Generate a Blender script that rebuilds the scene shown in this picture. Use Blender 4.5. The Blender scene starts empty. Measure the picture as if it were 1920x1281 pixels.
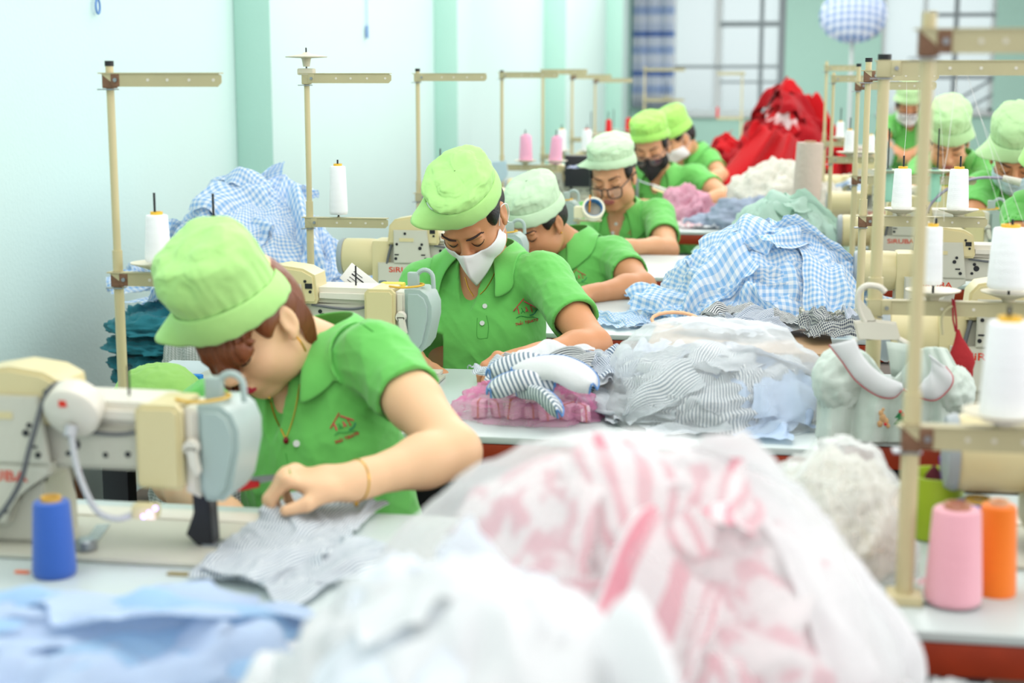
import bpy, bmesh, math, random, time
import numpy as np
from mathutils import Vector, Matrix, noise
from mathutils.bvhtree import BVHTree
T0 = time.time()
SC = bpy.context.scene
COL = SC.collection
R = math.radians
# ------------------------------------------------------------------ camera
# room axes: +Y runs along the left wall into the room, +X to the right, Z up
FPX, CX, CY, CAMH = 2900.0, 960.0, 640.5, 1.35
PITCH = math.atan((CY - 145) / FPX)
YAW = math.atan(0.169 * math.cos(PITCH))
cam = bpy.data.cameras.new('camera'); cam_o = bpy.data.objects.new('camera', cam); COL.objects.link(cam_o)
cam.sensor_width = 36; cam.lens = 36 * FPX / 1920
cam_o.location = (0, 0, CAMH)
cam_o.rotation_euler = (math.pi / 2 - PITCH, 0, YAW)
cam.clip_start = .05; cam.clip_end = 200
cam.dof.use_dof = True; cam.dof.focus_distance = 3.35; cam.dof.aperture_fstop = 3.3
SC.camera = cam_o
# ------------------------------------------------------------------ light
world = bpy.data.worlds.new('world'); SC.world = world; world.use_nodes = True
bg = world.node_tree.nodes['Background']
bg.inputs[0].default_value = (1, 1, 1, 1); bg.inputs[1].default_value = .56
def area(name, loc, rot, sx, sy, power, col=(1, 1, 1)):
    l = bpy.data.lights.new(name, 'AREA'); l.shape = 'RECTANGLE'; l.size = sx; l.size_y = sy; l.energy = power; l.color = col
    o = bpy.data.objects.new(name, l); COL.objects.link(o); o.location = loc; o.rotation_euler = rot
    return o
# daylight from the windowed right side, rows of ceiling tubes, an added fill behind the camera
area('side_daylight', (5.5, 4.5, 2.4), (0, R(75), 0), 3, 12, 330, (1, 1, 1))
area('ceiling_tubes', (-.2, 2.2, 3.3), (0, 0, 0), 2.6, 3, 66, (1, .99, .96))
area('ceiling_tubes_mid', (-.2, 7.5, 3.3), (0, 0, 0), 2.6, 5, 125, (1, .99, .96))
area('ceiling_tubes_far', (0, 15, 3.3), (0, 0, 0), 4, 8, 300, (1, .99, .96))
area('front_fill', (.6, -1.1, 2.5), (R(62), 0, 0), 4, 1.8, 34, (1, 1, 1))  # unseen fill, added to brighten surfaces that face the camera
vs = SC.view_settings; vs.view_transform = 'Standard'; vs.look = 'None'; vs.gamma = 1; vs.exposure = 0.0; vs.use_curve_mapping = False
SC.cycles.max_bounces = 7; SC.cycles.diffuse_bounces = 3; SC.cycles.glossy_bounces = 3; SC.cycles.transmission_bounces = 6; SC.cycles.transparent_max_bounces = 16
SC.cycles.use_denoising = True

# ------------------------------------------------------------------ helpers
_FW = Vector((-math.sin(YAW) * math.cos(PITCH), math.cos(YAW) * math.cos(PITCH), -math.sin(PITCH)))
_RT = Vector((math.cos(YAW), math.sin(YAW), 0)); _UP = _RT.cross(_FW)
EYE = Vector((0, 0, CAMH))
def ray(px, py): return _FW + _RT * ((px - CX) / FPX) - _UP * ((py - CY) / FPX)
def at(px, py, Y):
    r = ray(px, py); return EYE + r * (Y / r.y)
def atz(px, py, z):
    r = ray(px, py); return EYE + r * ((z - CAMH) / r.z)
def lin(h):
    if isinstance(h, tuple): return h
    h = h.lstrip('#'); c = [int(h[i:i + 2], 16) / 255 for i in (0, 2, 4)]
    return tuple(x / 12.92 if x < .04045 else ((x + .055) / 1.055) ** 2.4 for x in c)
MATS = {}
def mat(name, col, rough=.6, metal=0, var=.06, vs_=8.0, bump=0, bs=60.0, sheen=0, sss=0, spec=.4, emit=None, alpha=None, coat=0):
    if name in MATS: return MATS[name]
    m = bpy.data.materials.new(name); m.use_nodes = True; nt = m.node_tree; b = nt.nodes['Principled BSDF']
    c = lin(col)
    b.inputs['Roughness'].default_value = rough; b.inputs['Metallic'].default_value = metal
    b.inputs['Specular IOR Level'].default_value = spec
    if sheen: b.inputs['Sheen Weight'].default_value = sheen
    if coat: b.inputs['Coat Weight'].default_value = coat
    if sss:
        b.inputs['Subsurface Weight'].default_value = sss; b.inputs['Subsurface Radius'].default_value = (.012, .005, .003); b.inputs['Subsurface Scale'].default_value = 1
    tc = nt.nodes.new('ShaderNodeTexCoord')
    if var:
        n = nt.nodes.new('ShaderNodeTexNoise'); n.inputs['Scale'].default_value = vs_; n.inputs['Detail'].default_value = 4
        nt.links.new(tc.outputs['Object'], n.inputs['Vector'])
        mx = nt.nodes.new('ShaderNodeMix'); mx.data_type = 'RGBA'
        mx.inputs[6].default_value = tuple(x * (1 - var) for x in c) + (1,); mx.inputs[7].default_value = tuple(min(1, x * (1 + var)) for x in c) + (1,)
        nt.links.new(n.outputs['Fac'], mx.inputs[0]); nt.links.new(mx.outputs[2], b.inputs['Base Color'])
    else: b.inputs['Base Color'].default_value = c + (1,)
    if bump:
        n2 = nt.nodes.new('ShaderNodeTexNoise'); n2.inputs['Scale'].default_value = bs; n2.inputs['Detail'].default_value = 3
        bp = nt.nodes.new('ShaderNodeBump'); bp.inputs['Strength'].default_value = bump; bp.inputs['Distance'].default_value = .01
        nt.links.new(tc.outputs['Object'], n2.inputs['Vector']); nt.links.new(n2.outputs['Fac'], bp.inputs['Height']); nt.links.new(bp.outputs[0], b.inputs['Normal'])
    if emit: b.inputs['Emission Color'].default_value = lin(emit[0]) + (1,); b.inputs['Emission Strength'].default_value = emit[1]
    if alpha is not None: b.inputs['Alpha'].default_value = alpha
    MATS[name] = m; return m
def fabric(name, c1, c2=None, kind='plain', n=60.0, bump=.25, transl=.25, rough=.9):
    """cloth: plain / stripe / gingham / blotch pattern in cloth metres (UV), partly translucent"""
    if name in MATS: return MATS[name]
    m = bpy.data.materials.new(name); m.use_nodes = True; nt = m.node_tree; N = nt.nodes; L = nt.links
    b = N['Principled BSDF']; b.inputs['Roughness'].default_value = rough; b.inputs['Specular IOR Level'].default_value = .2
    b.inputs['Sheen Weight'].default_value = .15
    c1 = lin(c1) + (1,); c2 = (lin(c2) + (1,)) if c2 else c1
    uv = N.new('ShaderNodeUVMap'); uv.uv_map = 'UV'
    sp = N.new('ShaderNodeSeparateXYZ'); L.new(uv.outputs[0], sp.inputs[0])
    def band(sock, freq, duty=.5):
        a = N.new('ShaderNodeMath'); a.operation = 'MULTIPLY'; a.inputs[1].default_value = freq; L.new(sock, a.inputs[0])
        f = N.new('ShaderNodeMath'); f.operation = 'FRACT'; L.new(a.outputs[0], f.inputs[0])
        g = N.new('ShaderNodeMath'); g.operation = 'LESS_THAN'; g.inputs[1].default_value = duty; L.new(f.outputs[0], g.inputs[0]); return g.outputs[0]
    mx = N.new('ShaderNodeMix'); mx.data_type = 'RGBA'; mx.inputs[6].default_value = c1; mx.inputs[7].default_value = c2
    if kind == 'gingham':
        a, c = band(sp.outputs[0], n), band(sp.outputs[1], n)
        s = N.new('ShaderNodeMath'); s.operation = 'ADD'; L.new(a, s.inputs[0]); L.new(c, s.inputs[1])
        h = N.new('ShaderNodeMath'); h.operation = 'MULTIPLY'; h.inputs[1].default_value = .5; L.new(s.outputs[0], h.inputs[0]); L.new(h.outputs[0], mx.inputs[0])
    elif kind == 'stripe': L.new(band(sp.outputs[0], n, .45), mx.inputs[0])
    elif kind == 'dots' or kind == 'blotch':
        t = N.new('ShaderNodeTexNoise'); t.inputs['Scale'].default_value = n; t.inputs['Detail'].default_value = 1; L.new(uv.outputs[0], t.inputs['Vector'])
        r = N.new('ShaderNodeValToRGB'); r.color_ramp.elements[0].position = .5; r.color_ramp.elements[1].position = .56; L.new(t.outputs['Fac'], r.inputs[0]); L.new(r.outputs[0], mx.inputs[0])
    else: mx.inputs[0].default_value = 0
    L.new(mx.outputs[2], b.inputs['Base Color'])
    if bump:
        t = N.new('ShaderNodeTexNoise'); t.inputs['Scale'].default_value = 22; t.inputs['Detail'].default_value = 4; t.inputs['Distortion'].default_value = .6
        L.new(uv.outputs[0], t.inputs['Vector']); bp = N.new('ShaderNodeBump'); bp.inputs['Strength'].default_value = bump; bp.inputs['Distance'].default_value = .012
        L.new(t.outputs['Fac'], bp.inputs['Height']); L.new(bp.outputs[0], b.inputs['Normal'])
    if transl:
        tr = N.new('ShaderNodeBsdfTranslucent'); L.new(mx.outputs[2], tr.inputs[0]); ms = N.new('ShaderNodeMixShader'); ms.inputs[0].default_value = transl
        L.new(b.outputs[0], ms.inputs[1]); L.new(tr.outputs[0], ms.inputs[2]); L.new(ms.outputs[0], N['Material Output'].inputs[0])
    MATS[name] = m; return m
def plastic_film(name, tint='F4F8F8', clear=.76, rough=.28):
    if name in MATS: return MATS[name]
    m = bpy.data.materials.new(name); m.use_nodes = True; nt = m.node_tree; N = nt.nodes; L = nt.links
    b = N['Principled BSDF']; b.inputs['Base Color'].default_value = lin(tint) + (1,); b.inputs['Roughness'].default_value = rough
    tl = N.new('ShaderNodeBsdfTranslucent'); tl.inputs[0].default_value = lin(tint) + (1,)
    m1 = N.new('ShaderNodeMixShader'); m1.inputs[0].default_value = .35; L.new(b.outputs[0], m1.inputs[1]); L.new(tl.outputs[0], m1.inputs[2])
    t = N.new('ShaderNodeBsdfTransparent'); t.inputs[0].default_value = (1, 1, 1, 1)
    ms = N.new('ShaderNodeMixShader'); lw = N.new('ShaderNodeLayerWeight'); lw.inputs[0].default_value = .35
    mr = N.new('ShaderNodeMapRange'); mr.inputs[3].default_value = clear; mr.inputs[4].default_value = clear * .5; L.new(lw.outputs['Facing'], mr.inputs[0])
    L.new(mr.outputs[0], ms.inputs[0]); L.new(m1.outputs[0], ms.inputs[1]); L.new(t.outputs[0], ms.inputs[2]); L.new(ms.outputs[0], N['Material Output'].inputs[0])
    tc = N.new('ShaderNodeTexCoord'); n = N.new('ShaderNodeTexNoise'); n.inputs['Scale'].default_value = 9; n.inputs['Detail'].default_value = 3; n.inputs['Distortion'].default_value = 2.2
    L.new(tc.outputs['Object'], n.inputs['Vector']); bp = N.new('ShaderNodeBump'); bp.inputs['Strength'].default_value = .35; bp.inputs['Distance'].default_value = .012
    L.new(n.outputs['Fac'], bp.inputs['Height']); L.new(bp.outputs[0], b.inputs['Normal'])
    MATS[name] = m; return m

def link(o, parent=None):
    COL.objects.link(o)
    if parent is not None: o.parent = parent
    return o
def tag(o, label=None, cat=None, group=None, kind=None):
    if label: o['label'] = label
    if cat: o['category'] = cat
    if group: o['group'] = group
    if kind: o['kind'] = kind
    return o
def thing(name, label, cat, loc=(0, 0, 0), rz=0, group=None):
    o = bpy.data.objects.new(name, None); COL.objects.link(o); o.empty_display_size = .05
    o.location = loc; o.rotation_euler = (0, 0, rz)
    return tag(o, label, cat, group)
def meshobj(name, verts, faces, m=None, parent=None, smooth=True, uvs=None, loc=None):
    me = bpy.data.meshes.new(name)
    me.from_pydata([tuple(map(float, v)) for v in verts], [], [tuple(map(int, f)) for f in faces])
    if smooth: me.polygons.foreach_set('use_smooth', [True] * len(me.polygons))
    if uvs is not None:
        ul = me.uv_layers.new(name='UV'); ar = np.empty(len(me.loops), dtype=np.int32); me.loops.foreach_get('vertex_index', ar)
        ul.data.foreach_set('uv', np.asarray(uvs, dtype=np.float32)[ar].ravel())
    if m is not None: me.materials.append(m)
    o = bpy.data.objects.new(name, me); link(o, parent)
    if loc is not None: o.location = loc
    return o
class MB:
    """collects shapes into ONE mesh"""
    def __init__(s): s.bm = bmesh.new()
    def _x(s, vs, M):
        for v in vs: v.co = M @ v.co
    def box(s, x0, x1, y0, y1, z0, z1, bev=0, M=None, seg=2):
        r = bmesh.ops.create_cube(s.bm, size=1)['verts']
        for v in r: v.co = Vector(((x0 + x1) / 2 + v.co.x * (x1 - x0), (y0 + y1) / 2 + v.co.y * (y1 - y0), (z0 + z1) / 2 + v.co.z * (z1 - z0)))
        if bev:
            es = list({e for v in r for e in v.link_edges})
            g = bmesh.ops.bevel(s.bm, geom=es, offset=bev, segments=seg, affect='EDGES', profile=.6)
            r = list({v for f in g['faces'] for v in f.verts} | {v for v in r if v.is_valid})
        if M is not None: s._x([v for v in r if v.is_valid], M)
        return s
    def cone(s, p0, p1, r0, r1, seg=20, caps=True):
        p0, p1 = Vector(p0), Vector(p1); d = p1 - p0; L = d.length
        q = d.to_track_quat('Z', 'Y').to_matrix().to_4x4()
        r = bmesh.ops.create_cone(s.bm, cap_ends=caps, cap_tris=False, segments=seg, radius1=max(r0, 1e-5), radius2=max(r1, 1e-5), depth=L)['verts']
        s._x(r, Matrix.Translation((p0 + p1) / 2) @ q); return s
    def sph(s, c, r, sc=(1, 1, 1), u=16, v=10):
        q = bmesh.ops.create_uvsphere(s.bm, u_segments=u, v_segments=v, radius=r)['verts']
        for x in q: x.co = Vector((c[0] + x.co.x * sc[0], c[1] + x.co.y * sc[1], c[2] + x.co.z * sc[2]))
        return s
    def lathe(s, prof, c=(0, 0, 0), seg=28, M=None):
        rings = []; new = []
        for (r, z) in prof:
            ring = []
            for i in range(seg):
                a = 2 * math.pi * i / seg; v = s.bm.verts.new((c[0] + r * math.cos(a), c[1] + r * math.sin(a), c[2] + z)); ring.append(v)
            rings.append(ring); new += ring
        for a, b in zip(rings, rings[1:]):
            for i in range(seg): s.bm.faces.new((a[i], a[(i + 1) % seg], b[(i + 1) % seg], b[i]))
        if prof[0][0] > 1e-4: s.bm.faces.new(list(reversed(rings[0])))
        if prof[-1][0] > 1e-4: s.bm.faces.new(rings[-1])
        if M is not None: s._x(new, M)
        return s
    def tube(s, pts, r, seg=8, caps=True):
        pts = [Vector(p) for p in pts]; n = len(pts); rr = r if hasattr(r, '__len__') else [r] * n
        rings = []; prev = None
        for i, p in enumerate(pts):
            t = (pts[min(i + 1, n - 1)] - pts[max(i - 1, 0)]).normalized()
            if prev is None: a = t.orthogonal().normalized()
            else: a = (prev - t * prev.dot(t)).normalized()
            prev = a; b = t.cross(a)
            rings.append([s.bm.verts.new(p + (a * math.cos(2 * math.pi * k / seg) + b * math.sin(2 * math.pi * k / seg)) * rr[i]) for k in range(seg)])
        for x, y in zip(rings, rings[1:]):
            for k in range(seg): s.bm.faces.new((x[k], x[(k + 1) % seg], y[(k + 1) % seg], y[k]))
        if caps: s.bm.faces.new(list(reversed(rings[0]))); s.bm.faces.new(rings[-1])
        return s
    def prism(s, pts, y0, y1, bev=0, axis='y'):
        """outline in (x,z) extruded along y (or outline (x,y) along z)"""
        f = (lambda p, t: (p[0], t, p[1])) if axis == 'y' else ((lambda p, t: (p[0], p[1], t)) if axis == 'z' else (lambda p, t: (t, p[0], p[1])))
        a = [s.bm.verts.new(f(p, y0)) for p in pts]; b = [s.bm.verts.new(f(p, y1)) for p in pts]; n = len(pts)
        fs = [s.bm.faces.new(a), s.bm.faces.new(list(reversed(b)))]
        for i in range(n): fs.append(s.bm.faces.new((a[(i + 1) % n], a[i], b[i], b[(i + 1) % n])))
        if bev:
            es = list({e for q in fs[:2] for e in q.edges})
            bmesh.ops.bevel(s.bm, geom=es, offset=bev, segments=2, affect='EDGES')
        return s
    def grid(s, P):
        """P: 2-D list of points"""
        V = [[s.bm.verts.new(p) for p in row] for row in P]
        for a, b in zip(V, V[1:]):
            for i in range(len(a) - 1): s.bm.faces.new((a[i], a[i + 1], b[i + 1], b[i]))
        return s
    def build(s, name, m, parent=None, smooth=True, angle=40, loc=None, thick=0, sub=0):
        bmesh.ops.recalc_face_normals(s.bm, faces=s.bm.faces)
        me = bpy.data.meshes.new(name); s.bm.to_mesh(me); s.bm.free()
        if smooth:
            me.polygons.foreach_set('use_smooth', [True] * len(me.polygons)); me.set_sharp_from_angle(angle=R(angle))
        for x in (m if isinstance(m, (list, tuple)) else [m]): me.materials.append(x)
        o = bpy.data.objects.new(name, me); link(o, parent)
        if loc is not None: o.location = loc
        if sub: q = o.modifiers.new('sub', 'SUBSURF'); q.levels = sub; q.render_levels = sub
        if thick: q = o.modifiers.new('sol', 'SOLIDIFY'); q.thickness = thick; q.offset = 0
        return o
def text_mesh(name, s, size, m, parent, M, ext=.0004, bold=.0):
    cu = bpy.data.curves.new(name, 'FONT'); cu.body = s; cu.size = size; cu.extrude = ext; cu.offset = bold
    o = bpy.data.objects.new(name, cu); COL.objects.link(o)
    bpy.context.view_layer.update()
    me = bpy.data.meshes.new_from_object(o.evaluated_get(bpy.context.evaluated_depsgraph_get()))
    bpy.data.objects.remove(o); me.transform(M); me.materials.clear(); me.materials.append(m)
    q = bpy.data.objects.new(name, me); link(q, parent); return q
def copy_tree(o, parent=None):
    c = o.copy(); COL.objects.link(c); c.parent = parent
    for ch in list(o.children): copy_tree(ch, c)
    return c
def arc(c, r, a0, a1, n, plane='xz'):
    out = []
    for i in range(n + 1):
        a = R(a0 + (a1 - a0) * i / n); u, v = r * math.cos(a), r * math.sin(a)
        out.append(Vector((c[0] + u, c[1], c[2] + v)) if plane == 'xz' else (Vector((c[0] + u, c[1] + v, c[2])) if plane == 'xy' else Vector((c[0], c[1] + u, c[2] + v))))
    return out
def spline(pts, n=6):
    P = [Vector(p) for p in pts]; P = [P[0] * 2 - P[1]] + P + [P[-1] * 2 - P[-2]]; out = []
    for i in range(1, len(P) - 2):
        for k in range(n):
            t = k / n; a, b, c, d = P[i - 1], P[i], P[i + 1], P[i + 2]
            out.append(.5 * ((2 * b) + (c - a) * t + (2 * a - 5 * b + 4 * c - d) * t * t + (3 * b - a - 3 * c + d) * t ** 3))
    out.append(P[-2]); return out
# ------------------------------------------------------------------ the room
M_wall = mat('mint_wall_paint', 'CDE8E3', .75, bump=.12, bs=90, var=.025, vs_=1.5)
# a few faint scuffs on the wall paint
_nt = M_wall.node_tree; _tc = [n for n in _nt.nodes if n.type == 'TEX_COORD'][0]
_mp = _nt.nodes.new('ShaderNodeMapping'); _mp.inputs['Scale'].default_value = (1, 9, 2.2); _nt.links.new(_tc.outputs['Object'], _mp.inputs[0])
_n = _nt.nodes.new('ShaderNodeTexNoise'); _n.inputs['Scale'].default_value = 2.2; _n.inputs['Detail'].default_value = 8; _n.inputs['Roughness'].default_value = .7; _nt.links.new(_mp.outputs[0], _n.inputs['Vector'])
_r = _nt.nodes.new('ShaderNodeValToRGB'); _r.color_ramp.elements[0].position = .68; _r.color_ramp.elements[1].position = .76; _nt.links.new(_n.outputs['Fac'], _r.inputs[0])
_sc = _nt.nodes.new('ShaderNodeMath'); _sc.operation = 'MULTIPLY'; _sc.inputs[1].default_value = .12; _nt.links.new(_r.outputs[0], _sc.inputs[0])
_old = [n for n in _nt.nodes if n.type == 'MIX'][0]
_m2 = _nt.nodes.new('ShaderNodeMix'); _m2.data_type = 'RGBA'; _m2.inputs[7].default_value = lin('8A8878') + (1,)
_nt.links.new(_sc.outputs[0], _m2.inputs[0]); _nt.links.new(_old.outputs[2], _m2.inputs[6]); _nt.links.new(_m2.outputs[2], _nt.nodes['Principled BSDF'].inputs['Base Color'])
M_mint_shade = mat('shaded_mint_paint', 'B6E0D2', .75, bump=.1, bs=90, var=.02)  # wall mint deepened: shade of camera-facing sides put into the colour
M_floor = mat('brown_floor_tile', '6B5F52', .5, var=.15, vs_=3)
M_frame = mat('grey_window_frame', '8E989C', .5, var=.05)
M_frameL = mat('pale_window_frame', 'D3D9DA', .5, var=.05)
WX, BY = -2.04, 21.0
def st(o): o['kind'] = 'structure'; return o
st(MB().box(WX - .2, 6.2, -1.2, BY + .2, -.1, 0).build('floor', M_floor))
st(MB().box(WX - .2, WX, -1.2, BY, 0, 3.6).build('wall_left', M_wall))
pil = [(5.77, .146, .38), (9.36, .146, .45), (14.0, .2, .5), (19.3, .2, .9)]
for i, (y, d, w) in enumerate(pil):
    o = st(MB().box(WX, WX + d, y, y + w, 0, 3.6, bev=.006).build('trim_%d' % (i + 1), [M_mint_shade, M_wall]))
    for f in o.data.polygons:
        if f.normal.x > .9: f.material_index = 1     # other sides keep the deeper mint, their shade painted in
# back wall pieces around two windows
wa = (at(1258, 100, BY).x, at(1472, 100, BY).x, at(1300, 213, BY).z, 3.1)
wb = (at(1652, 100, BY).x, at(1866, 100, BY).x, at(1750, 210, BY).z, 3.1)
m = MB(); x = WX
for (a, b, z0, z1) in (wa, wb):
    m.box(x, a, BY, BY + .2, 0, 3.6); m.box(a, b, BY, BY + .2, 0, z0); m.box(a, b, BY, BY + .2, z1, 3.6); x = b
m.box(x, 6.2, BY, BY + .2, 0, 3.6)
st(m.build('wall_back', M_mint_shade))  # back wall shares the mint with shade painted in
M_pane = bpy.data.materials.new('frosted_pane'); M_pane.use_nodes = True
_nt = M_pane.node_tree; _tl = _nt.nodes.new('ShaderNodeBsdfTranslucent'); _tl.inputs[0].default_value = (.74, .80, .80, 1)
_tr = _nt.nodes.new('ShaderNodeBsdfTransparent'); _tr.inputs[0].default_value = (.72, .75, .75, 1); _ms = _nt.nodes.new('ShaderNodeMixShader'); _ms.inputs[0].default_value = .45
_nt.links.new(_tl.outputs[0], _ms.inputs[1]); _nt.links.new(_tr.outputs[0], _ms.inputs[2]); _nt.links.new(_ms.outputs[0], _nt.nodes['Material Output'].inputs[0])
def window(name, a, b, z0, z1, vx, hz, thickv, diag=None):
    w = bpy.data.objects.new(name, None); link(w); st(w); w.location = (0, 0, 0)
    p = MB().box(a, b, BY + .09, BY + .10, z0, z1).build('pane', M_pane, w, smooth=False)
    f = MB().box(a, a + .05, BY + .04, BY + .12, z0, z1).box(b - .05, b, BY + .04, BY + .12, z0, z1).box(a, b, BY + .04, BY + .12, z0, z0 + .05).box(a, b, BY + .04, BY + .12, z1 - .05, z1)
    for px, t in zip(vx, thickv):
        X = at(px, 120, BY).x; f.box(X - t / 2, X + t / 2, BY + .03, BY + .12, z0, z1)
    f.build('window_frame', M_frameL, w)
    g = MB()
    for (pa, pb, py, t) in hz:
        A, B, z = at(pa, py, BY).x, at(pb, py, BY).x, at(1400, py, BY).z; g.box(A, B, BY + .02, BY + .08, z - t / 2, z + t / 2)
    if diag:
        for (p, q) in diag: g.tube([at(p[0], p[1], BY + .05), at(q[0], q[1], BY + .05)], .02, 6)
    g.build('grille_bar', M_frame, w)
    st(MB().box(a - .04, b + .04, BY - .05, BY + .02, z0 - .05, z0, .005).build('window_sill', M_frameL, w))
    return w
window('window_1', *wa, [1346], [(1350, 1470, 45, .07), (1262, 1470, 125, .04), (1350, 1470, 154, .03), (1425, 1432, 120, .01)], [.09])
window('window_2', *wb, [1732], [(1745, 1866, 30, .05), (1655, 1866, 145, .05)], [.04], diag=[((1790, 190), (1862, 148)), ((1800, 212), (1864, 175))])
g = MB()
for px, t in ((1427, .06), (1465, .09)):
    X = at(px, 100, BY).x; g.box(X - t / 2, X + t / 2, BY + .0, BY + .07, wa[2], wa[3])
st(g.build('window_3', M_frame))
g = MB(); X = at(1791, 100, BY).x; g.box(X - .03, X + .03, BY, BY + .07, wb[2], wb[3]); st(g.build('window_4', M_frame))
# buildings outside are only a pale haze: the sky lights the panes
area('window_daylight', ((wa[0] + wb[1]) / 2, BY + 1.2, 2.2), (R(-90), 0, 0), 6, 3, 90, (.97, .99, 1))
# curtain beside the window
M_cur = bpy.data.materials.new('banded_curtain'); M_cur.use_nodes = True
_nt = M_cur.node_tree; N = _nt.nodes; L = _nt.links; _b = N['Principled BSDF']; _b.inputs['Roughness'].default_value = .9
_tc = N.new('ShaderNodeTexCoord'); _sp = N.new('ShaderNodeSeparateXYZ'); L.new(_tc.outputs['Object'], _sp.inputs[0])
_a = N.new('ShaderNodeMath'); _a.operation = 'MULTIPLY'; _a.inputs[1].default_value = 1.95; L.new(_sp.outputs[2], _a.inputs[0])
_f = N.new('ShaderNodeMath'); _f.operation = 'FRACT'; L.new(_a.outputs[0], _f.inputs[0])
_r = N.new('ShaderNodeValToRGB'); _r.color_ramp.interpolation = 'CONSTANT'
_e = _r.color_ramp.elements; _e[0].position = 0; _e[0].color = lin('E6EEF8') + (1,); _e[1].position = .22; _e[1].color = lin('B4CAEA') + (1,)
for p, c in ((.42, 'E2EBF6'), (.66, '6E90CC'), (.80, 'D5E1F2')):
    q = _e.new(p); q.color = lin(c) + (1,)
L.new(_f.outputs[0], _r.inputs[0]); L.new(_r.outputs[0], _b.inputs['Base Color'])
a0, a1 = at(1186, 100, BY - .15).x, at(1264, 100, BY - .15).x; P = []
for j in range(9):
    z = .95 + j * .25; row = []
    for i in range(61):
        t = i / 60; row.append((a0 + (a1 - a0) * t, BY - .17 + .05 * math.sin(t * 52) + .02 * math.sin(t * 19 + j * .3), z))
    P.append(row)
c = MB().grid(P).build('window_curtain', M_cur, thick=.004); tag(c, 'white curtain with blue bands hanging in the back corner beside the window', 'curtain')
# wall mounted fan under a blue checked cloth bag
t = thing('wall_fan', 'fan wrapped in a blue and white checked cloth bag high on the back wall', 'fan', at(1600, 30, 17))
c0 = Vector((0, 0, 0)); m = MB()
P = []
for j in range(17):
    v = j / 16; ph = math.pi * v
    P.append([((.33 + .03 * math.sin(i * 2.1 + j)) * math.sin(ph) ** .8 * math.cos(2 * math.pi * i / 40), .09 * math.sin(ph) * math.sin(2 * math.pi * i / 40), .27 * math.cos(ph) + .02 * math.sin(i * 3.3)) for i in range(41)])
o = m.grid(P).build('fan_cover', None, t); o.data.materials[0] = fabric('fan_cover_cloth', 'E8EEF6', '6F93C9', 'gingham', 14, .3, .1)
ul = o.data.uv_layers.new(name='UV')
for lp in o.data.loops: v = o.data.vertices[lp.vertex_index].co; ul.data[lp.index].uv = (v.x, v.z + v.y)
MB().cone((0, .1, -1.3), (0, .1, .1), .02, .02).box(-.06, .06, .08, .3, -.05, .1, .01).build('fan_pole', M_frameL, t)
# small blue loops hung on the left wall
M_loop = mat('blue_cord', '6A93CC', .7)
p = at(182, -25, 3.75); p = EYE + ray(182, 3) * ((WX + .012) / ray(182, 3).x)
o = MB().tube([p + Vector((0, 0, .3)), p + Vector((0, 0, .02))], .0035).tube([p + Vector((.002, .014 * math.sin(a / 16 * 2 * math.pi), -.014 + .022 * math.cos(a / 16 * 2 * math.pi))) for a in range(17)], .0035).build('hanging_loop', M_loop)
tag(o, 'small blue cord with a loop hanging on the mint wall near the camera', 'cord')
p = EYE + ray(688, 55) * ((WX + .012) / ray(688, 55).x)
o = MB().tube([p + Vector((0, 0, .6)), p], .0025).box(p.x - .004, p.x + .006, p.y - .012, p.y + .012, p.z - .045, p.z + .02, .003).build('pull_string', M_loop)
tag(o, 'thin grey pull cord with a blue tag on the mint wall', 'cord')
# ------------------------------------------------------------------ sewing stations
M_top = mat('grey_laminate', 'C6D2D0', .28, var=.03, spec=.5)
M_edge = mat('red_wood_edge', '9A3416', .45, var=.25, vs_=30)
M_leg = mat('dark_table_leg', '2B2E33', .5)
M_cream = mat('cream_enamel', 'D3C798', .38, var=.03, spec=.5)
M_grey = mat('light_grey_enamel', 'C6C5B5', .4, var=.05, spec=.5)
M_white = mat('off_white_enamel', 'D8D4C6', .35, var=.03, spec=.5)
M_face = mat('blue_grey_face', 'A3B5AF', .4, var=.05, spec=.5)
M_dark = mat('dark_metal', '2A2C30', .4, metal=.3)
M_steel = mat('brushed_steel', '9AA0A4', .3, metal=.8)
M_redt = mat('red_lettering', 'CF3A1C', .5)
M_pole = mat('cream_pole_enamel', 'C9BE93', .42, var=.05, spec=.5)
M_arm = mat('beige_bar_enamel', 'B9B28C', .45, var=.1, vs_=20)
M_rust = mat('rusty_clamp', '7A5A44', .7, var=.3, vs_=90, bump=.3)
M_cap = mat('black_cap', '1E2022', .5)
M_disc = mat('cream_disc', 'D9D3BC', .4)
M_grcab = mat('grey_cable', '5D6062', .5)
def table(x0, x1, y0, label, depth=.6, name='sewing_table'):
    t = thing(name, label, 'table', (x0, y0, 0)); w = x1 - x0
    MB().box(0, w, 0, depth, .738, .75, .002).build('tabletop', M_top, t)
    MB().box(0, w, 0, depth, .698, .737, .004).build('edge_band', M_edge, t)
    for lx in (.1, w - .1):
        for ly in (.08, depth - .08):
            MB().box(lx - .025, lx + .025, ly - .02, ly + .02, 0, .697, .004).build('leg', M_leg, t)
    MB().box(.1, w - .1, depth - .1, depth - .07, .25, .29).box(.1, w - .1, .08, .11, .12, .16).build('stretcher', M_leg, t)
    MB().box(w * .3, w * .55, .18, .44, .42, .697, .02).build('motor_box', M_leg, t)
    return t
LY = [1.43, 2.512, 3.595, 4.68, 6.12, 7.2, 8.28, 9.36]
ords = ['nearest', 'second', 'third', 'fourth', 'fifth', 'sixth', 'seventh', 'farthest']
who = ['worker with brown fringe', 'worker in the white mask', 'pale cap bent low', 'worker in glasses', 'worker in the black mask', 'worker turned away', 'red garment heap', 'far wall stands']
for i, y in enumerate(LY):
    table(-1.26, .09, y, '%s table of the left row, red wood edge, by the %s' % (ords[i], who[i]))
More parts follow.
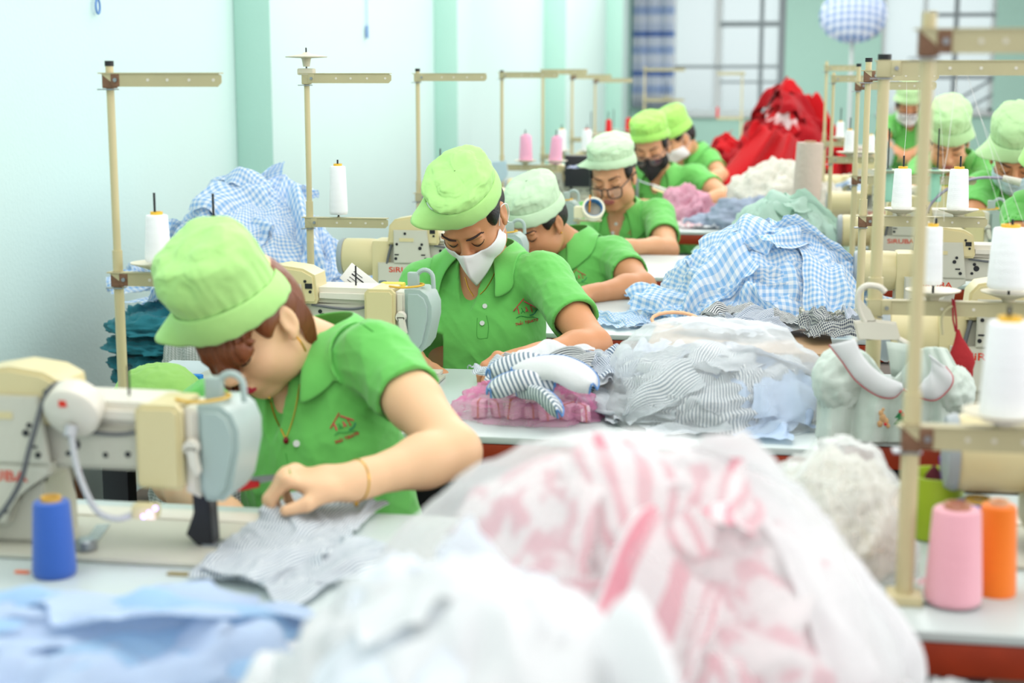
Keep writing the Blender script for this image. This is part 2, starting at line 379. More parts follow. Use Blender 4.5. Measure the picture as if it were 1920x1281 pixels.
table(-1.3, .2, .78, 'grey topped table under the loose clothes closest to the camera', depth=.62, name='sorting_table')
RY = [1.674, 2.60, 3.62, 4.64, 5.66, 6.7, 9.2]
for i, y in enumerate(RY):
    table(.135, 1.45, y, 'grey topped sewing table with red edge, %s in the right row' % (ords[i] if i < 6 else 'farthest'))

def sewing_machine(label, loc, lamp=False, text=True):
    t = thing('sewing_machine', label, 'sewing machine', loc)
    MB().box(-.44, .055, -.089, .089, .0, .006, .002).build('bed', M_grey, t)
    MB().box(-.44, .04, .089, .135, .0, .008, .002).build('slide_plate', M_white, t)
    MB().prism([(-.335, .005), (-.205, .005), (-.205, .045), (-.213, .085), (-.195, .112), (-.335, .112)], -.045, .05, .006).build('column', M_grey, t)
    # arm with a raised rounded top
    MB().prism([(-.34, .108), (-.01, .108), (-.01, .165), (-.16, .165), (-.34, .165)], -.046, .046, .006).build('arm', M_grey, t)
    MB().prism([(-.175, .167), (-.02, .163), (-.02, .188), (-.06, .196), (-.175, .197)], -.05, .05, .010).build('arm_cover', M_white, t)
    MB().tube(spline([(-.18, -.052, .164), (-.13, -.053, .158), (-.09, -.053, .158), (-.05, -.052, .168)], 5), .003, 6).build('arm_cable', M_grcab, t)
    MB().prism([(-.305, .166), (-.30, .215), (-.285, .232), (-.24, .240), (-.195, .234), (-.172, .222), (-.166, .175), (-.17, .166)], -.06, .02, .005).build('control_box', M_cream, t)
    MB().prism([(-.286, .118), (-.286, .205), (-.197, .205), (-.186, .118)], -.068, -.060, .002).build('cover_plate', M_grey, t)
    MB().prism([(-.33, .036), (-.33, .118), (-.186, .118), (-.186, .105), (-.235, .075), (-.25, .036)], -.066, -.044, .003).build('side_cover', M_grey, t)
    s = MB()
    for (x, z, r) in ((-.255, .196, .0035), (-.277, .168, .0035), (-.21, .168, .0035), (-.215, .158, .0045), (-.28, .130, .004), (-.20, .130, .004), (-.19, .21, .003), (-.18, .19, .003), (-.312, .062, .004), (-.25, .055, .004), (-.16, .14, .007), (-.165, .15, .004), (-.17, .128, .0035), (-.12, .128, .0035), (-.09, .13, .004)):
        y = -.0695 if -.286 < x < -.19 and z > .118 else (-.067 if x < -.24 or z < .118 else (-.0615 if z > .17 else -.047)); s.cone((x, y, z), (x, y + .01, z), r, r, 12)
    s.box(-.283, -.272, -.0695, -.06, .139, .142).box(-.212, -.201, -.0695, -.06, .139, .142).box(-.19, -.176, -.0615, -.05, .196, .206)
    s.build('screw', M_dark, t)
    MB().box(-.27, -.232, -.0693, -.06, .175, .184).build('dial_window', M_cream, t)
    if text:
        # the red name on the side of the machine
        text_mesh('lettering', 'SiRUBA', .0205, M_redt, t, Matrix.Translation((-.300, -.0664, .094)) @ Matrix.Rotation(R(90), 4, 'X') @ Matrix.Diagonal((1.25, .95, 1, 1)), bold=.0002)
    MB().prism([(-.072, .098), (-.068, .092), (-.016, .090), (-.012, .100), (-.012, .19), (-.02, .198), (-.065, .198), (-.072, .190)], -.066, -.045, .005).build('thread_cover', M_cream, t)
    MB().box(-.066, -.02, -.05, .03, .16, .197, .006).build('thread_cover_top', M_cream, t)
    MB().prism([(-.014, .085), (.004, .078), (.004, .19), (-.014, .192)], -.05, .05, .004).build('head', M_white, t)
    MB().prism([(.003, .09), (.012, .074), (.034, .074), (.045, .09), (.056, .14), (.056, .165), (.048, .185), (.033, .196), (.003, .196)], -.052, .052, .008).build('face_plate', M_face, t)
    MB().tube([(.02, -.01, .195), (.02, -.01, .226)] + arc((.036, -.01, .215), .016, 165, 0, 8) + [(.053, -.01, .195)], .0045, 8).box(.002, .024, -.016, .0, .195, .226, .003).build('take_up_guard', M_face, t)
    MB().tube(spline([(-.03, -.03, .2), (0, -.045, .2), (.03, -.03, .202), (.03, -.0, .202), (.0, .0, .204)], 4), .0022, 6).build('thread_guide', mat('yellow_thread', 'D9AE3C', .7), t)
    k = MB().cone((-.002, -.052, .145), (-.002, -.062, .145), .011, .009, 16).prism([(-.008, .145), (.006, .145), (.012, .115), (.006, .108), (-.002, .12)], -.064, -.056, .002).build('presser_lever', M_white, t)
    MB().prism([(-.028, .02), (-.006, .0), (.008, .0), (.004, .1), (-.02, .1), (-.014, .05)], -.02, .01, .002).build('presser_bar', M_dark, t)
    MB().cone((.004, -.01, .004), (.004, -.01, .08), .0012, .0022, 8).box(-.006, .016, -.022, .006, .005, .009, .001).build('presser_foot', M_steel, t)
    MB().lathe([(.047, 0), (.05, .006), (.05, .07), (.047, .1), (.04, .12), (.038, .125)], seg=32, M=Matrix.Translation((-.435, 0, .125)) @ Matrix.Rotation(R(90), 4, 'Y')).box(-.35, -.30, -.052, .04, .03, .175, .008).build('motor_housing', M_cream, t)
    MB().lathe([(.035, -.014), (.046, -.012), (.05, -.004), (.05, .002), (.04, .003)], seg=32, M=Matrix.Translation((-.437, 0, .125)) @ Matrix.Rotation(R(90), 4, 'Y')).build('handwheel', mat('grey_handwheel', '9AA3A6', .4), t)
    MB().tube(spline([(-.295, -.055, .165), (-.305, -.06, .12), (-.31, -.06, .06), (-.31, -.05, .004)], 5), .004, 6).build('motor_cable', M_grcab, t)
    MB().cone((-.105, 0, .195), (-.105, 0, .235), .0018, .0018, 8).build('spool_pin', M_dark, t)
    if lamp:
        q = MB().lathe([(.034, 0), (.036, .004), (.036, .028), (.03, .034), (.008, .036)], seg=28, M=Matrix.Translation((-.150, -.05, .198)) @ Matrix.Rotation(R(115), 4, 'X')).build('work_lamp', M_white, t)
        MB().box(-.158, -.148, -.092, -.082, .198, .21, .001).build('rocker_switch', mat('red_switch', 'D8301C', .3), q)
        MB().tube([(-.148, -.08, .172), (-.148, -.086, .160)], .008, 12).tube(spline([(-.146, -.086, .165), (-.135, -.095, .12), (-.11, -.105, .075), (-.085, -.10, .062), (-.062, -.09, .068)], 6), .0042, 8).build('gooseneck', mat('grey_gooseneck', 'B5B8BA', .4), q)
        MB().box(-.066, -.034, -.1, -.08, .062, .08, .004).build('lamp_head', M_cream, q)
        e = MB()
        for k in range(3): e.sph((-.05 + k * .008, -.099, .066 + k * .0055), .0028)
        e.build('led_bulb', mat('violet_led', 'D9C8FF', .4, emit=('B48CFF', 3)), q)
        MB().tube(spline([(-.15, -.05, .222), (-.18, -.07, .215), (-.2, -.085, .15), (-.22, -.09, .09), (-.27, -.09, .03), (-.33, -.09, -.0)], 6), .0035, 8).build('lamp_cable', M_grcab, q)
        MB().tube(spline([(-.335, -.09, .02), (-.305, -.085, .04), (-.285, -.08, .02), (-.275, -.08, .006)], 6), .004, 8).build('power_cable', M_grcab, q)
        l = bpy.data.lights.new('led_glow', 'POINT'); l.energy = .025; l.color = (.62, .45, 1); l.shadow_soft_size = .01; lo = bpy.data.objects.new('led_glow', l); link(lo, t); lo.location = (-.04, -.11, .06)
    return t
MZ = .751
MY = [1.84, 2.92, 4.0, 5.09, 6.53, 7.61, 8.69]
MXN = -.70
mlabels = ['nearest cream sewing machine with a round white lamp and red switch',
 'cream sewing machine with yellow thread guide in front of the white mask worker',
 'cream sewing machine behind the first cap, a paper card leaning near it',
 'sewing machine half hidden behind a tape roll by the glasses worker',
 'sewing machine with small desk lamp by the black mask worker',
 'blurred sewing machine in the left row by the turned away worker',
 'last blurred sewing machine of the left row before the curtain']
machines = [sewing_machine(mlabels[i], (MXN + .008 * i, MY[i], MZ), lamp=(i == 0)) for i in range(7)]
RMY = [2.0, 2.92, 3.92, 4.95, 5.97, 7.0, 9.5]
rl = ['cream sewing machine behind the pink and orange cones, its silver ringed motor showing',
 'cream sewing machine with the red drawstring pouch hanging before it',
 'cream sewing machine with red lettering below the two white cones on the right',
 'cream sewing machine just under the light blue mask worker',
 'grey sewing machine beyond the pole stands by the pale cap worker',
 'blurred sewing machine in the middle of the right row',
 'large white blurred sewing machine in front of the farthest masked worker']
for i, y in enumerate(RMY):
    machines.append(sewing_machine(rl[i], (.66 if i else .68, y, MZ)))

# ---------------- thread stands and cones
STN = [0]
def thread_stand(label, x, y, ztop, zup, zlo, arm_len=.19, lo_len=None, r=.0068, rust=(0, 0), top_disc=False, discs=(.08, .18), cap=True, z0=.75, disc_on=(1, 1), lean=0, bar=.023):
    t = thing('thread_stand', label, 'thread stand', (x, y, z0)); Z = lambda z: z - z0
    MB().cone((0, 0, 0), (0, 0, Z(ztop)), r, r, 18).build('pole', M_pole, t)
    MB().cone((0, 0, 0), (0, 0, Z(zlo) + .05), r * 1.3, r * 1.3, 18).box(-.02, .02, -.02, .02, 0, .012, .003).build('lower_sleeve', M_pole, t)
    if cap: MB().cone((0, 0, Z(ztop)), (0, 0, Z(ztop) + .009), r * 1.15, r * 1.15, 18).build('pole_cap', M_cap, t)
    def bar_(z, L, name):
        h = bar / 2; e = MB()
        e.prism([(-.012, z + h), (L - .008, z + h), (L, z + h - .004), (L, z - h + .007), (L - .007, z - h), (.018, z - h)], -.0105 - r * .3, -.009 - r * .3)
        e.box(-.016, L * .985, -.012 - r * .3, .006, z + h - .001, z + h + .001)
        o = e.build(name, M_arm, t)
        q = MB()
        for k in (.36, .53, .72, .93): q.cone((L * k, -.0112 - r * .3, z), (L * k, -.006, z), .0028, .0028, 10)
        q.build('bar_hole', M_white, o)
    bar_(Z(zup), arm_len, 'upper_bar'); bar_(Z(zlo), lo_len or arm_len, 'lower_bar')
    for z, rs in ((Z(zup), rust[0]), (Z(zlo), rust[1])):
        MB().box(-r - .003, r + .003, -r - .005, r + .004, z - bar * .62, z + bar * .55, .002).box(r, r + .016, -r - .007, -r - .002, z - bar * .5, z + bar * .5, .002).build('clamp', M_rust if rs else M_arm, t)
        MB().cone((r + .009, -r - .010, z), (r + .009, -r - .002, z), .0035, .0035, 10).box(-r - .012, r + .004, -.012, .012, z - bar * .75, z - bar * .66).build('clamp_screw', M_steel, t)
    for k, dx in enumerate(discs):
        if disc_on[k]:
            MB().lathe([(.009, 0), (.012, .006), (.045, .017), (.046, .019), (.006, .012)], (dx, 0, Z(zlo) + bar / 2)).build('spool_disc', M_disc, t)
        MB().cone((dx, 0, Z(zlo) - .008), (dx, 0, Z(zlo) + .152), .0022, .0022, 8).build('spool_pin', M_dark, t)
        MB().cone((dx, 0, Z(zlo) - .012), (dx, 0, Z(zlo) + .014), .006, .004, 10).build('spool_nut', M_arm, t)
    if top_disc:
        MB().lathe([(.008, 0), (.011, .018), (.013, .02), (.05, .022), (.051, .024), (.01, .030), (.006, .034)], (0, 0, Z(ztop) + .01)).build('spool_disc', M_disc, t)
        MB().cone((0, 0, Z(ztop)), (0, 0, Z(ztop) + .055), .002, .002, 8).build('spool_pin', M_dark, t)
        MB().box(-.02, .02, -.014, .014, Z(ztop) - .01, Z(ztop) + .006, .004).build('disc_collar', M_disc, t)
    return t
def thread_cone(label, loc, col, r=.024, h=.115, core='E9B93C', tilt=None, strand=None, group=None):
    t = thing('thread_cone', label, 'thread cone', loc, group=group)
    m_ = mat('thread_' + col, col, .75, var=.03, vs_=40, sheen=.3)
    if 'wound' not in m_:
        m_['wound'] = 1; nt = m_.node_tree; tc = [n for n in nt.nodes if n.type == 'TEX_COORD'][0]
        w = nt.nodes.new('ShaderNodeTexWave'); w.bands_direction = 'Z'; w.inputs['Scale'].default_value = 190; w.inputs['Distortion'].default_value = 1.2
        w2 = nt.nodes.new('ShaderNodeTexWave'); w2.bands_direction = 'Z'; w2.inputs['Scale'].default_value = 22; w2.inputs['Distortion'].default_value = 1
        ad = nt.nodes.new('ShaderNodeMath'); ad.operation = 'ADD'; nt.links.new(w.outputs['Fac'], ad.inputs[0]); nt.links.new(w2.outputs['Fac'], ad.inputs[1])
        bp = nt.nodes.new('ShaderNodeBump'); bp.inputs['Strength'].default_value = .35; bp.inputs['Distance'].default_value = .0015
        nt.links.new(tc.outputs['Object'], w.inputs[0]); nt.links.new(tc.outputs['Object'], w2.inputs[0]); nt.links.new(ad.outputs[0], bp.inputs['Height']); nt.links.new(bp.outputs[0], nt.nodes['Principled BSDF'].inputs['Normal'])
    rt = r * .83
    MB().lathe([(r * .9, 0), (r * .98, .003), (r, .009), (r * .99, h * .15), (rt, h * .965), (rt * .92, h * .99), (rt * .5, h)], seg=36).build('thread_winding', m_, t)
    MB().lathe([(rt * .56, h * .98), (rt * .56, h + .005), (rt * .42, h + .005), (rt * .4, h * .985)], seg=24).build('cone_core', mat('core_' + core, core, .5), t)
    if strand:
        p = Vector(strand) - Vector(loc); MB().tube([(0, 0, h), p * .5 + Vector((.004, 0, .5 * h)), p], .0005, 4).build('thread_strand', mat('white_strand', 'F2F2F0', .6), t)
    if tilt: t.rotation_euler = tilt
    return t
sx = lambda px, py, Y: at(px, py, Y).x
sz = lambda px, py, Y: at(px, py, Y).z
def stand_px(label, xt, xb, Y, ycap, yup, ylo, up_end, lo_end, disc_px=(), **k):
    """positions of one stand from its measured outline: everything lies in the stand's own plane at depth Y"""
    x = sx(xt, yup, Y); s = Y / FPX * 1.0
    ds = tuple(sx(p, ylo, Y) - x for p in disc_px)
    t = thread_stand(label, x, Y, sz(xt, ycap, Y), sz(xt, yup, Y), sz(xt, ylo, Y), sx(up_end, yup, Y) - x, (sx(lo_end, ylo, Y) - x), discs=ds, disc_on=k.pop('disc_on', (1,) * len(ds)), **k)
    return t, x, sz(xt, ylo, Y)
W_ = 'F1F4F6'
def cone_on(label, px, ybot, Y, col, r=.024, h=.115, **k):
    return thread_cone(label, at(px, ybot, Y), col, r, h, **k)
# left row
LP = [2.56, 3.65, 4.78, 6.22, 7.3, 8.38, 9.46]
stand_px('cream thread stand with a rusty clamp against the mint wall, nearest on the left', 206, 214, LP[0], 124, 150, 522, 420, 400, (295, 404), rust=(1, 1))
cone_on('white thread cone beside the nearest green cap', 297, 491, LP[0], W_, .023, .083)
stand_px('thread stand topped with a flat white disc', 575, 575, LP[1], 133, 147, 416, 736, 730, (635,), top_disc=True, disc_on=(0,), cap=False)
cone_on('slim white thread cone with a yellow base above the checked heap', 635, 402, LP[1], W_, .0225, .118)
stand_px('thread stand with black cap behind the bright cap of the white mask worker', 783, 783, LP[2], 134, 145, 369, 914, 900, (826, 897), disc_on=(1, 1))
cone_on('aqua thread cone just left of the bright green cap', 824, 362, LP[2], 'A9DDD0', .0215, .1, core='6A7A78')
stand_px('thread stand carrying the two pink cones', 941, 938, LP[3], 136, 141, 314, 1048, 1045, (985, 1043))
cone_on('pink thread cone on the cream disc, left one of the pair', 986, 304, LP[3], 'F3AFCB', .027, .108, core='F3AFCB')
cone_on('pink thread cone leaning slightly above the blue cloth', 1041, 307, LP[3], 'F3AFCB', .027, .108, core='F3AFCB', tilt=(0, R(4), 0))
stand_px('thread stand behind the pink cones with a raised bar', 1018, 1019, LP[4], 138, 135, 294, 1102, 1110, (1053, 1100), cap=False)
cone_on('white thread cone behind the pink pair', 1053, 283, LP[4], W_, .024, .1)
cone_on('white thread cone with a red ringed tip beside the pale cap', 1100, 283, LP[4], W_, .026, .1, core='D84A3A')
stand_px('thin beige thread stand before the third pilaster', 1073, 1073, LP[5], 139, 144, 262, 1147, 1150, (1108, 1140), cap=False, rust=(1, 0))
cone_on('red thread cone just above the pale green cap', 1141, 256, LP[5], 'D8161C', .019, .088, core='D8161C')
stand_px('thin beige thread stand farthest along the left wall', 1116, 1114, LP[6], 140, 151, 252, 1186, 1190, (1150, 1180), cap=False, rust=(1, 0))
cone_on('red thread cone beside the bright green cap at the back', 1178, 250, LP[6], 'D8161C', .02, .09, core='D8161C')
stand_px('faint thread stand in front of the banded curtain', 1209, 1206, 12.5, 124, 131, 188, 1285, 1283, (1250,), cap=False)
stand_px('faint thread stand in front of the big window', 1392, 1392, 13.0, 134, 138, 222, 1345, 1345, (), cap=False)
cone_on('tiny red thread cone on the sill of the big window', 1345, 222, 13, 'D8161C', .012, .09, core='D8161C')
# right row
RP = [1.77, 2.68, 3.7, 4.72, 5.74, 6.76, 8.2]
t0_, x0_, z0_ = stand_px('very blurred near thread stand pole with rusty clamps', 1741, 1715, RP[0], 22, 78, 818, 2010, 2000, (1880,), r=.0078, rust=(1, 1), cap=False, bar=.026)
cone_on('big white thread cone at the right edge on the nearest stand', 1884, 788, RP[0], W_, .029, .113)
stand_px('thick cream thread stand with black cap, second from the camera on the right', 1658, 1635, RP[1], 112, 128, 575, 2000, 1990, (1748, 1890), r=.0098, bar=.024)
a = at(1795, 136, RP[1])
cone_on('narrow white thread cone half behind the blurred pole', 1745, 533, RP[1], W_, .019, .098, strand=a)
cone_on('white thread cone near the right edge above the large one', 1889, 541, RP[1], W_, .034, .103, strand=at(1812, 136, RP[1]))
stand_px('cream thread stand with brown clamps behind the thick one', 1628, 1618, RP[2], 116, 142, 414, 1760, 1850, (1690, 1796), r=.0072, rust=(1, 1))
cone_on('white thread cone left of the blurred pole in the right row', 1690, 392, RP[2], W_, .0235, .094, strand=at(1700, 150, RP[2]))
cone_on('white thread cone with yellow tip below the pale cap', 1795, 393, RP[2], W_, .025, .094, strand=at(1800, 300, RP[2]))
stand_px('slim cream thread stand with a brown lower clamp and long bar', 1609, 1597, RP[3], 125, 161, 337, 1755, 1830, (1664, 1757), r=.0064, rust=(1, 1))
cone_on('aqua thread cone left of the white one in the right row', 1664, 378, RP[3], '9ED8BE', .022, .094, core='6A7A78')
cone_on('aqua thread cone peeking behind the blurred pole', 1750, 378, RP[3], '9ED8BE', .022, .094, core='6A7A78')
stand_px('cream thread stand before the red garment heap, with one clamp', 1563, 1552, RP[4], 136, 148, 300, 1640, 1640, (1592, 1625), r=.006, cap=False)
cone_on('white thread cone just right of the red garment heap', 1592, 287, RP[4], W_, .019, .082)
stand_px('thin grey thread stand touching the red garment heap', 1550, 1540, RP[5], 115, 128, 270, 1610, 1600, (1575,), r=.006, cap=False)
cone_on('white thread cone beside the beige fabric roll', 1575, 262, 6.76, W_, .018, .075)
cone_on('blurred white thread cone near the far white machine', 1632, 288, 7.0, W_, .02, .08)
# loose cones on the near right table and the blue one by the first machine
cone_on('royal blue thread cone standing on the table beside the nearest machine', 103, 1078, 1.70, '2E5FB8', .0265, .094, core='D9A94A')
cone_on('pink thread cone on the near right table', 1786, 1128, 1.77, 'F3B3C0', .0325, .112, core='B07A5A')
cone_on('orange thread cone beside the pink one', 1864, 1118, 1.82, 'FB7F14', .0245, .112, core='D9B08A')
cone_on('dark blue thread cone behind the pink and orange cones', 1828, 1068, 1.98, '4A6FC0', .036, .09, core='D9B04A')
# ------------------------------------------------------------------ people: bodies grown as one continuous surface
V3 = lambda *a: np.array(a, dtype=np.float64)
class Field:
    """signed distance sampled on a grid; smooth unions and cuts only touch the cells near each form"""
    def __init__(s, lo, hi, h):
        s.h = h; s.lo = np.array(lo, float); n = np.ceil((np.array(hi, float) - s.lo) / h).astype(int) + 1
        s.n = n; s.D = np.full(n, .08, dtype=np.float32)
        s.ax = [(s.lo[i] + h * np.arange(n[i])).astype(np.float32) for i in range(3)]
    def _reg(s, lo, hi, m):
        i0 = np.maximum(0, np.floor((lo - m - s.lo) / s.h).astype(int)); i1 = np.minimum(s.n, np.ceil((hi + m - s.lo) / s.h).astype(int) + 1)
        if (i1 <= i0).any(): return None
        sl = tuple(slice(a, b) for a, b in zip(i0, i1))
        X = s.ax[0][sl[0]][:, None, None]; Y = s.ax[1][sl[1]][None, :, None]; Z = s.ax[2][sl[2]][None, None, :]
        return sl, X, Y, Z
    def _op(s, sl, d, k, op):
        A = s.D[sl]
        if op == 'add':
            h = np.maximum(k - np.abs(A - d), 0) / k; s.D[sl] = np.minimum(A, d) - h * h * k * .25
        elif op == 'cut':
            d = -d; h = np.maximum(k - np.abs(A - d), 0) / k; s.D[sl] = np.maximum(A, d) + h * h * k * .25
    def cone(s, a, b, ra, rb, k=.02, op='add', cut=None):
        a, b = np.array(a, float), np.array(b, float); r = max(ra, rb)
        q = s._reg(np.minimum(a, b) - r, np.maximum(a, b) + r, k + .05)
        if q is None: return s
        sl, X, Y, Z = q; d = b - a; L2 = max(float(d @ d), 1e-9)
        t = np.clip(((X - a[0]) * d[0] + (Y - a[1]) * d[1] + (Z - a[2]) * d[2]) / L2, 0, 1)
        D = np.sqrt((X - a[0] - t * d[0]) ** 2 + (Y - a[1] - t * d[1]) ** 2 + (Z - a[2] - t * d[2]) ** 2) - (ra + (rb - ra) * t)
        if cut is not None:
            n = d / math.sqrt(L2); pl = (X - b[0]) * n[0] + (Y - b[1]) * n[1] + (Z - b[2]) * n[2]; D = np.maximum(D, pl)
        s._op(sl, D.astype(np.float32), k, op); return s
    def ell(s, c, r, M=None, k=.02, op='add'):
        c, r = np.array(c, float), np.array(r, float); e = r.max(); q = s._reg(c - e, c + e, k + .05)
        if q is None: return s
        sl, X, Y, Z = q; X, Y, Z = X - c[0], Y - c[1], Z - c[2]
        if M is None: u, v, w = X, Y, Z
        else:
            u = X * M[0][0] + Y * M[1][0] + Z * M[2][0]; v = X * M[0][1] + Y * M[1][1] + Z * M[2][1]; w = X * M[0][2] + Y * M[1][2] + Z * M[2][2]
        k0 = np.sqrt((u / r[0]) ** 2 + (v / r[1]) ** 2 + (w / r[2]) ** 2); k1 = np.sqrt((u / r[0] ** 2) ** 2 + (v / r[1] ** 2) ** 2 + (w / r[2] ** 2) ** 2) + 1e-6
        s._op(sl, (k0 * (k0 - 1) / k1).astype(np.float32), k, op); return s
    def plane_cut(s, p, n, k=.004, lo=None, hi=None):
        """removes the side n points to (inside the given box)"""
        q = s._reg(np.array(lo), np.array(hi), 0) if lo is not None else (tuple(slice(0, x) for x in s.n), s.ax[0][:, None, None], s.ax[1][None, :, None], s.ax[2][None, None, :])
        if q is None: return s
        sl, X, Y, Z = q; D = -((X - p[0]) * n[0] + (Y - p[1]) * n[1] + (Z - p[2]) * n[2]); s._op(sl, D.astype(np.float32), k, 'cut'); return s
    def noise(s, amp, fr, seed):
        rn = np.random.RandomState(seed); X = s.ax[0][:, None, None]; Y = s.ax[1][None, :, None]; Z = s.ax[2][None, None, :]
        m = s.D < .03; T = np.zeros_like(s.D)
        for i in range(5):
            d = rn.normal(size=3); d /= np.linalg.norm(d); f = fr * rn.uniform(.6, 1.5); e = rn.normal(size=3) * fr * .45; ph = rn.uniform(0, 6.28, 2)
            w = np.sin(X * e[0] + Y * e[1] + Z * e[2] + ph[1]) * 1.4
            T += (1 - np.abs(np.sin((X * d[0] + Y * d[1] + Z * d[2]) * f + w + ph[0]))) ** 2 * 1.0 - .35
        s.D -= np.where(m, T * amp / 2.2, 0).astype(np.float32); return s
    def sample(s, P):
        q = (np.asarray(P) - s.lo) / s.h; i = np.clip(np.floor(q).astype(int), 0, s.n - 2); f = np.clip(q - i, 0, 1); o = 0
        for a in (0, 1):
            for b in (0, 1):
                for c in (0, 1):
                    o = o + s.D[i[:, 0] + a, i[:, 1] + b, i[:, 2] + c] * (f[:, 0] if a else 1 - f[:, 0]) * (f[:, 1] if b else 1 - f[:, 1]) * (f[:, 2] if c else 1 - f[:, 2])
        return o
    def grad(s, P):
        e = s.h; P = np.asarray(P); g = np.stack([s.sample(P + V3(*(e if i == j else 0 for j in range(3)))) - s.sample(P - V3(*(e if i == j else 0 for j in range(3)))) for i in range(3)], 1)
        return g / (np.linalg.norm(g, axis=1)[:, None] + 1e-9)
    def push(s, P, d):
        """moves points that lie closer than d to the surface outwards"""
        P = np.array(P, float)
        for _ in range(3):
            v = s.sample(P); m = v < d
            if not m.any(): break
            P[m] += s.grad(P[m]) * (d - v[m])[:, None]
        return P
    def mesh(s):
        D = s.D; ins = D < 0
        a = ins[:-1, :-1, :-1]; act = np.zeros(a.shape, bool); c = [ins[i:i + a.shape[0], j:j + a.shape[1], k:k + a.shape[2]] for i in (0, 1) for j in (0, 1) for k in (0, 1)]
        al = np.logical_and.reduce(c); an = np.logical_or.reduce(c); act = an & ~al
        idx = np.argwhere(act); vid = -np.ones(act.shape, np.int32); vid[act] = np.arange(len(idx))
        acc = np.zeros((len(idx), 3)); cnt = np.zeros(len(idx)); off = [(i, j, k) for i in (0, 1) for j in (0, 1) for k in (0, 1)]
        val = {o: D[idx[:, 0] + o[0], idx[:, 1] + o[1], idx[:, 2] + o[2]] for o in off}
        for o in off:
            for x in range(3):
                if o[x] == 0:
                    p = tuple(1 if y == x else o[y] for y in range(3)); v0, v1 = val[o], val[p]; m = (v0 < 0) != (v1 < 0)
                    t = np.zeros(len(idx)); t[m] = v0[m] / (v0[m] - v1[m]); q = np.tile(np.array(o, float), (len(idx), 1)); q[:, x] = t; acc[m] += q[m]; cnt[m] += 1
        V = s.lo + (idx + acc / cnt[:, None]) * s.h; F = []
        for x in range(3):
            y, z = (x + 1) % 3, (x + 2) % 3; sl0 = [slice(1, -1)] * 3; sl1 = [slice(1, -1)] * 3; sl0[x] = slice(0, -1); sl1[x] = slice(1, None)
            A, B = ins[tuple(sl0)], ins[tuple(sl1)]; e = np.argwhere(A != B); off_ = np.array([1, 1, 1]); off_[x] = 0; e = e + off_
            inside_first = ins[e[:, 0], e[:, 1], e[:, 2]]; dy = np.zeros(3, int); dy[y] = 1; dz = np.zeros(3, int); dz[z] = 1
            g = lambda p: vid[p[:, 0], p[:, 1], p[:, 2]]
            q = np.stack([g(e - dy - dz), g(e - dz), g(e), g(e - dy)], 1); q[~inside_first] = q[~inside_first][:, ::-1]; F.append(q)
        F = np.concatenate(F); F = F[(F >= 0).all(1)]
        return V, F
def fast_mesh(name, V, F, m, parent=None, smooth_iter=0):
    me = bpy.data.meshes.new(name); me.vertices.add(len(V)); me.vertices.foreach_set('co', np.asarray(V, np.float32).ravel())
    me.loops.add(F.size); me.loops.foreach_set('vertex_index', F.astype(np.int32).ravel()); me.polygons.add(len(F))
    me.polygons.foreach_set('loop_start', np.arange(0, F.size, F.shape[1], dtype=np.int32)); me.update(calc_edges=True)
    me.polygons.foreach_set('use_smooth', [True] * len(me.polygons))
    for x in (m if isinstance(m, (list, tuple)) else [m]): me.materials.append(x)
    o = bpy.data.objects.new(name, me); link(o, parent); return o
def relax(V, F, it=2, lam=.5):
    for _ in range(it):
        S = np.zeros_like(V); C = np.zeros(len(V))
        for a, b in ((0, 1), (1, 2), (2, 3), (3, 0)):
            np.add.at(S, F[:, a], V[F[:, b]]); np.add.at(S, F[:, b], V[F[:, a]]); np.add.at(C, F[:, a], 1); np.add.at(C, F[:, b], 1)
        V = V + lam * (S / np.maximum(C, 1)[:, None] - V)
    return V

def skin(name, c): return mat(name, c, .5, var=.05, vs_=14, bump=.04, bs=300, sss=.12, spec=.35)
SK_L = skin('skin_light', 'E3B991'); SK_M = skin('skin_tan', 'C98F66'); SK_W = skin('skin_warm', 'D6A078')
LIP = mat('lip_rose', 'A9635C', .4, var=0); LIPR = mat('lip_red', 'C8334F', .35, var=0)
M_lash = mat('dark_lash', '2A1D19', .6, var=0); M_brow = mat('brow_hair', '3A2A25', .8, var=0); M_hairb = mat('black_hair', '1D1917', .45, var=.2, vs_=60, bump=.3, bs=200); M_hairbr = mat('brown_hair', '7C4527', .4, var=.35, vs_=12)
M_gold = mat('gold', 'D9A63A', .25, metal=.85); M_btn = mat('pearl_button', 'DDE5DF', .3, var=0)
M_trou = mat('dark_trousers', '2B2F38', .85)
def polo(name, c): return mat(name, c, .85, var=.04, vs_=5, bump=.18, bs=26, sheen=.25, spec=.2)
PG = polo('green_polo', '69BF5C')
def capm(name, c): return mat(name, c, .85, var=.05, vs_=9, bump=.22, bs=30, sheen=.2, spec=.2)
CAP_B = capm('bright_cap_cotton', 'ABDD87'); CAP_P = capm('pale_cap_cotton', 'C6E3BE'); CAP_Y = capm('yellow_green_cap', 'A2DC6A'); CAP_M = capm('lime_cap', 'B9DEA4')
for _m in (M_hairbr,):
    nt = _m.node_tree; tc = [n for n in nt.nodes if n.type == 'TEX_COORD'][0]; w = nt.nodes.new('ShaderNodeTexNoise'); mp = nt.nodes.new('ShaderNodeMapping'); mp.inputs['Scale'].default_value = (160, 160, 6)
    nt.links.new(tc.outputs['Object'], mp.inputs[0]); nt.links.new(mp.outputs[0], w.inputs['Vector']); w.inputs['Scale'].default_value = 1
    bp = nt.nodes.new('ShaderNodeBump'); bp.inputs['Strength'].default_value = .6; bp.inputs['Distance'].default_value = .004; nt.links.new(w.outputs['Fac'], bp.inputs['Height']); nt.links.new(bp.outputs[0], nt.nodes['Principled BSDF'].inputs['Normal'])

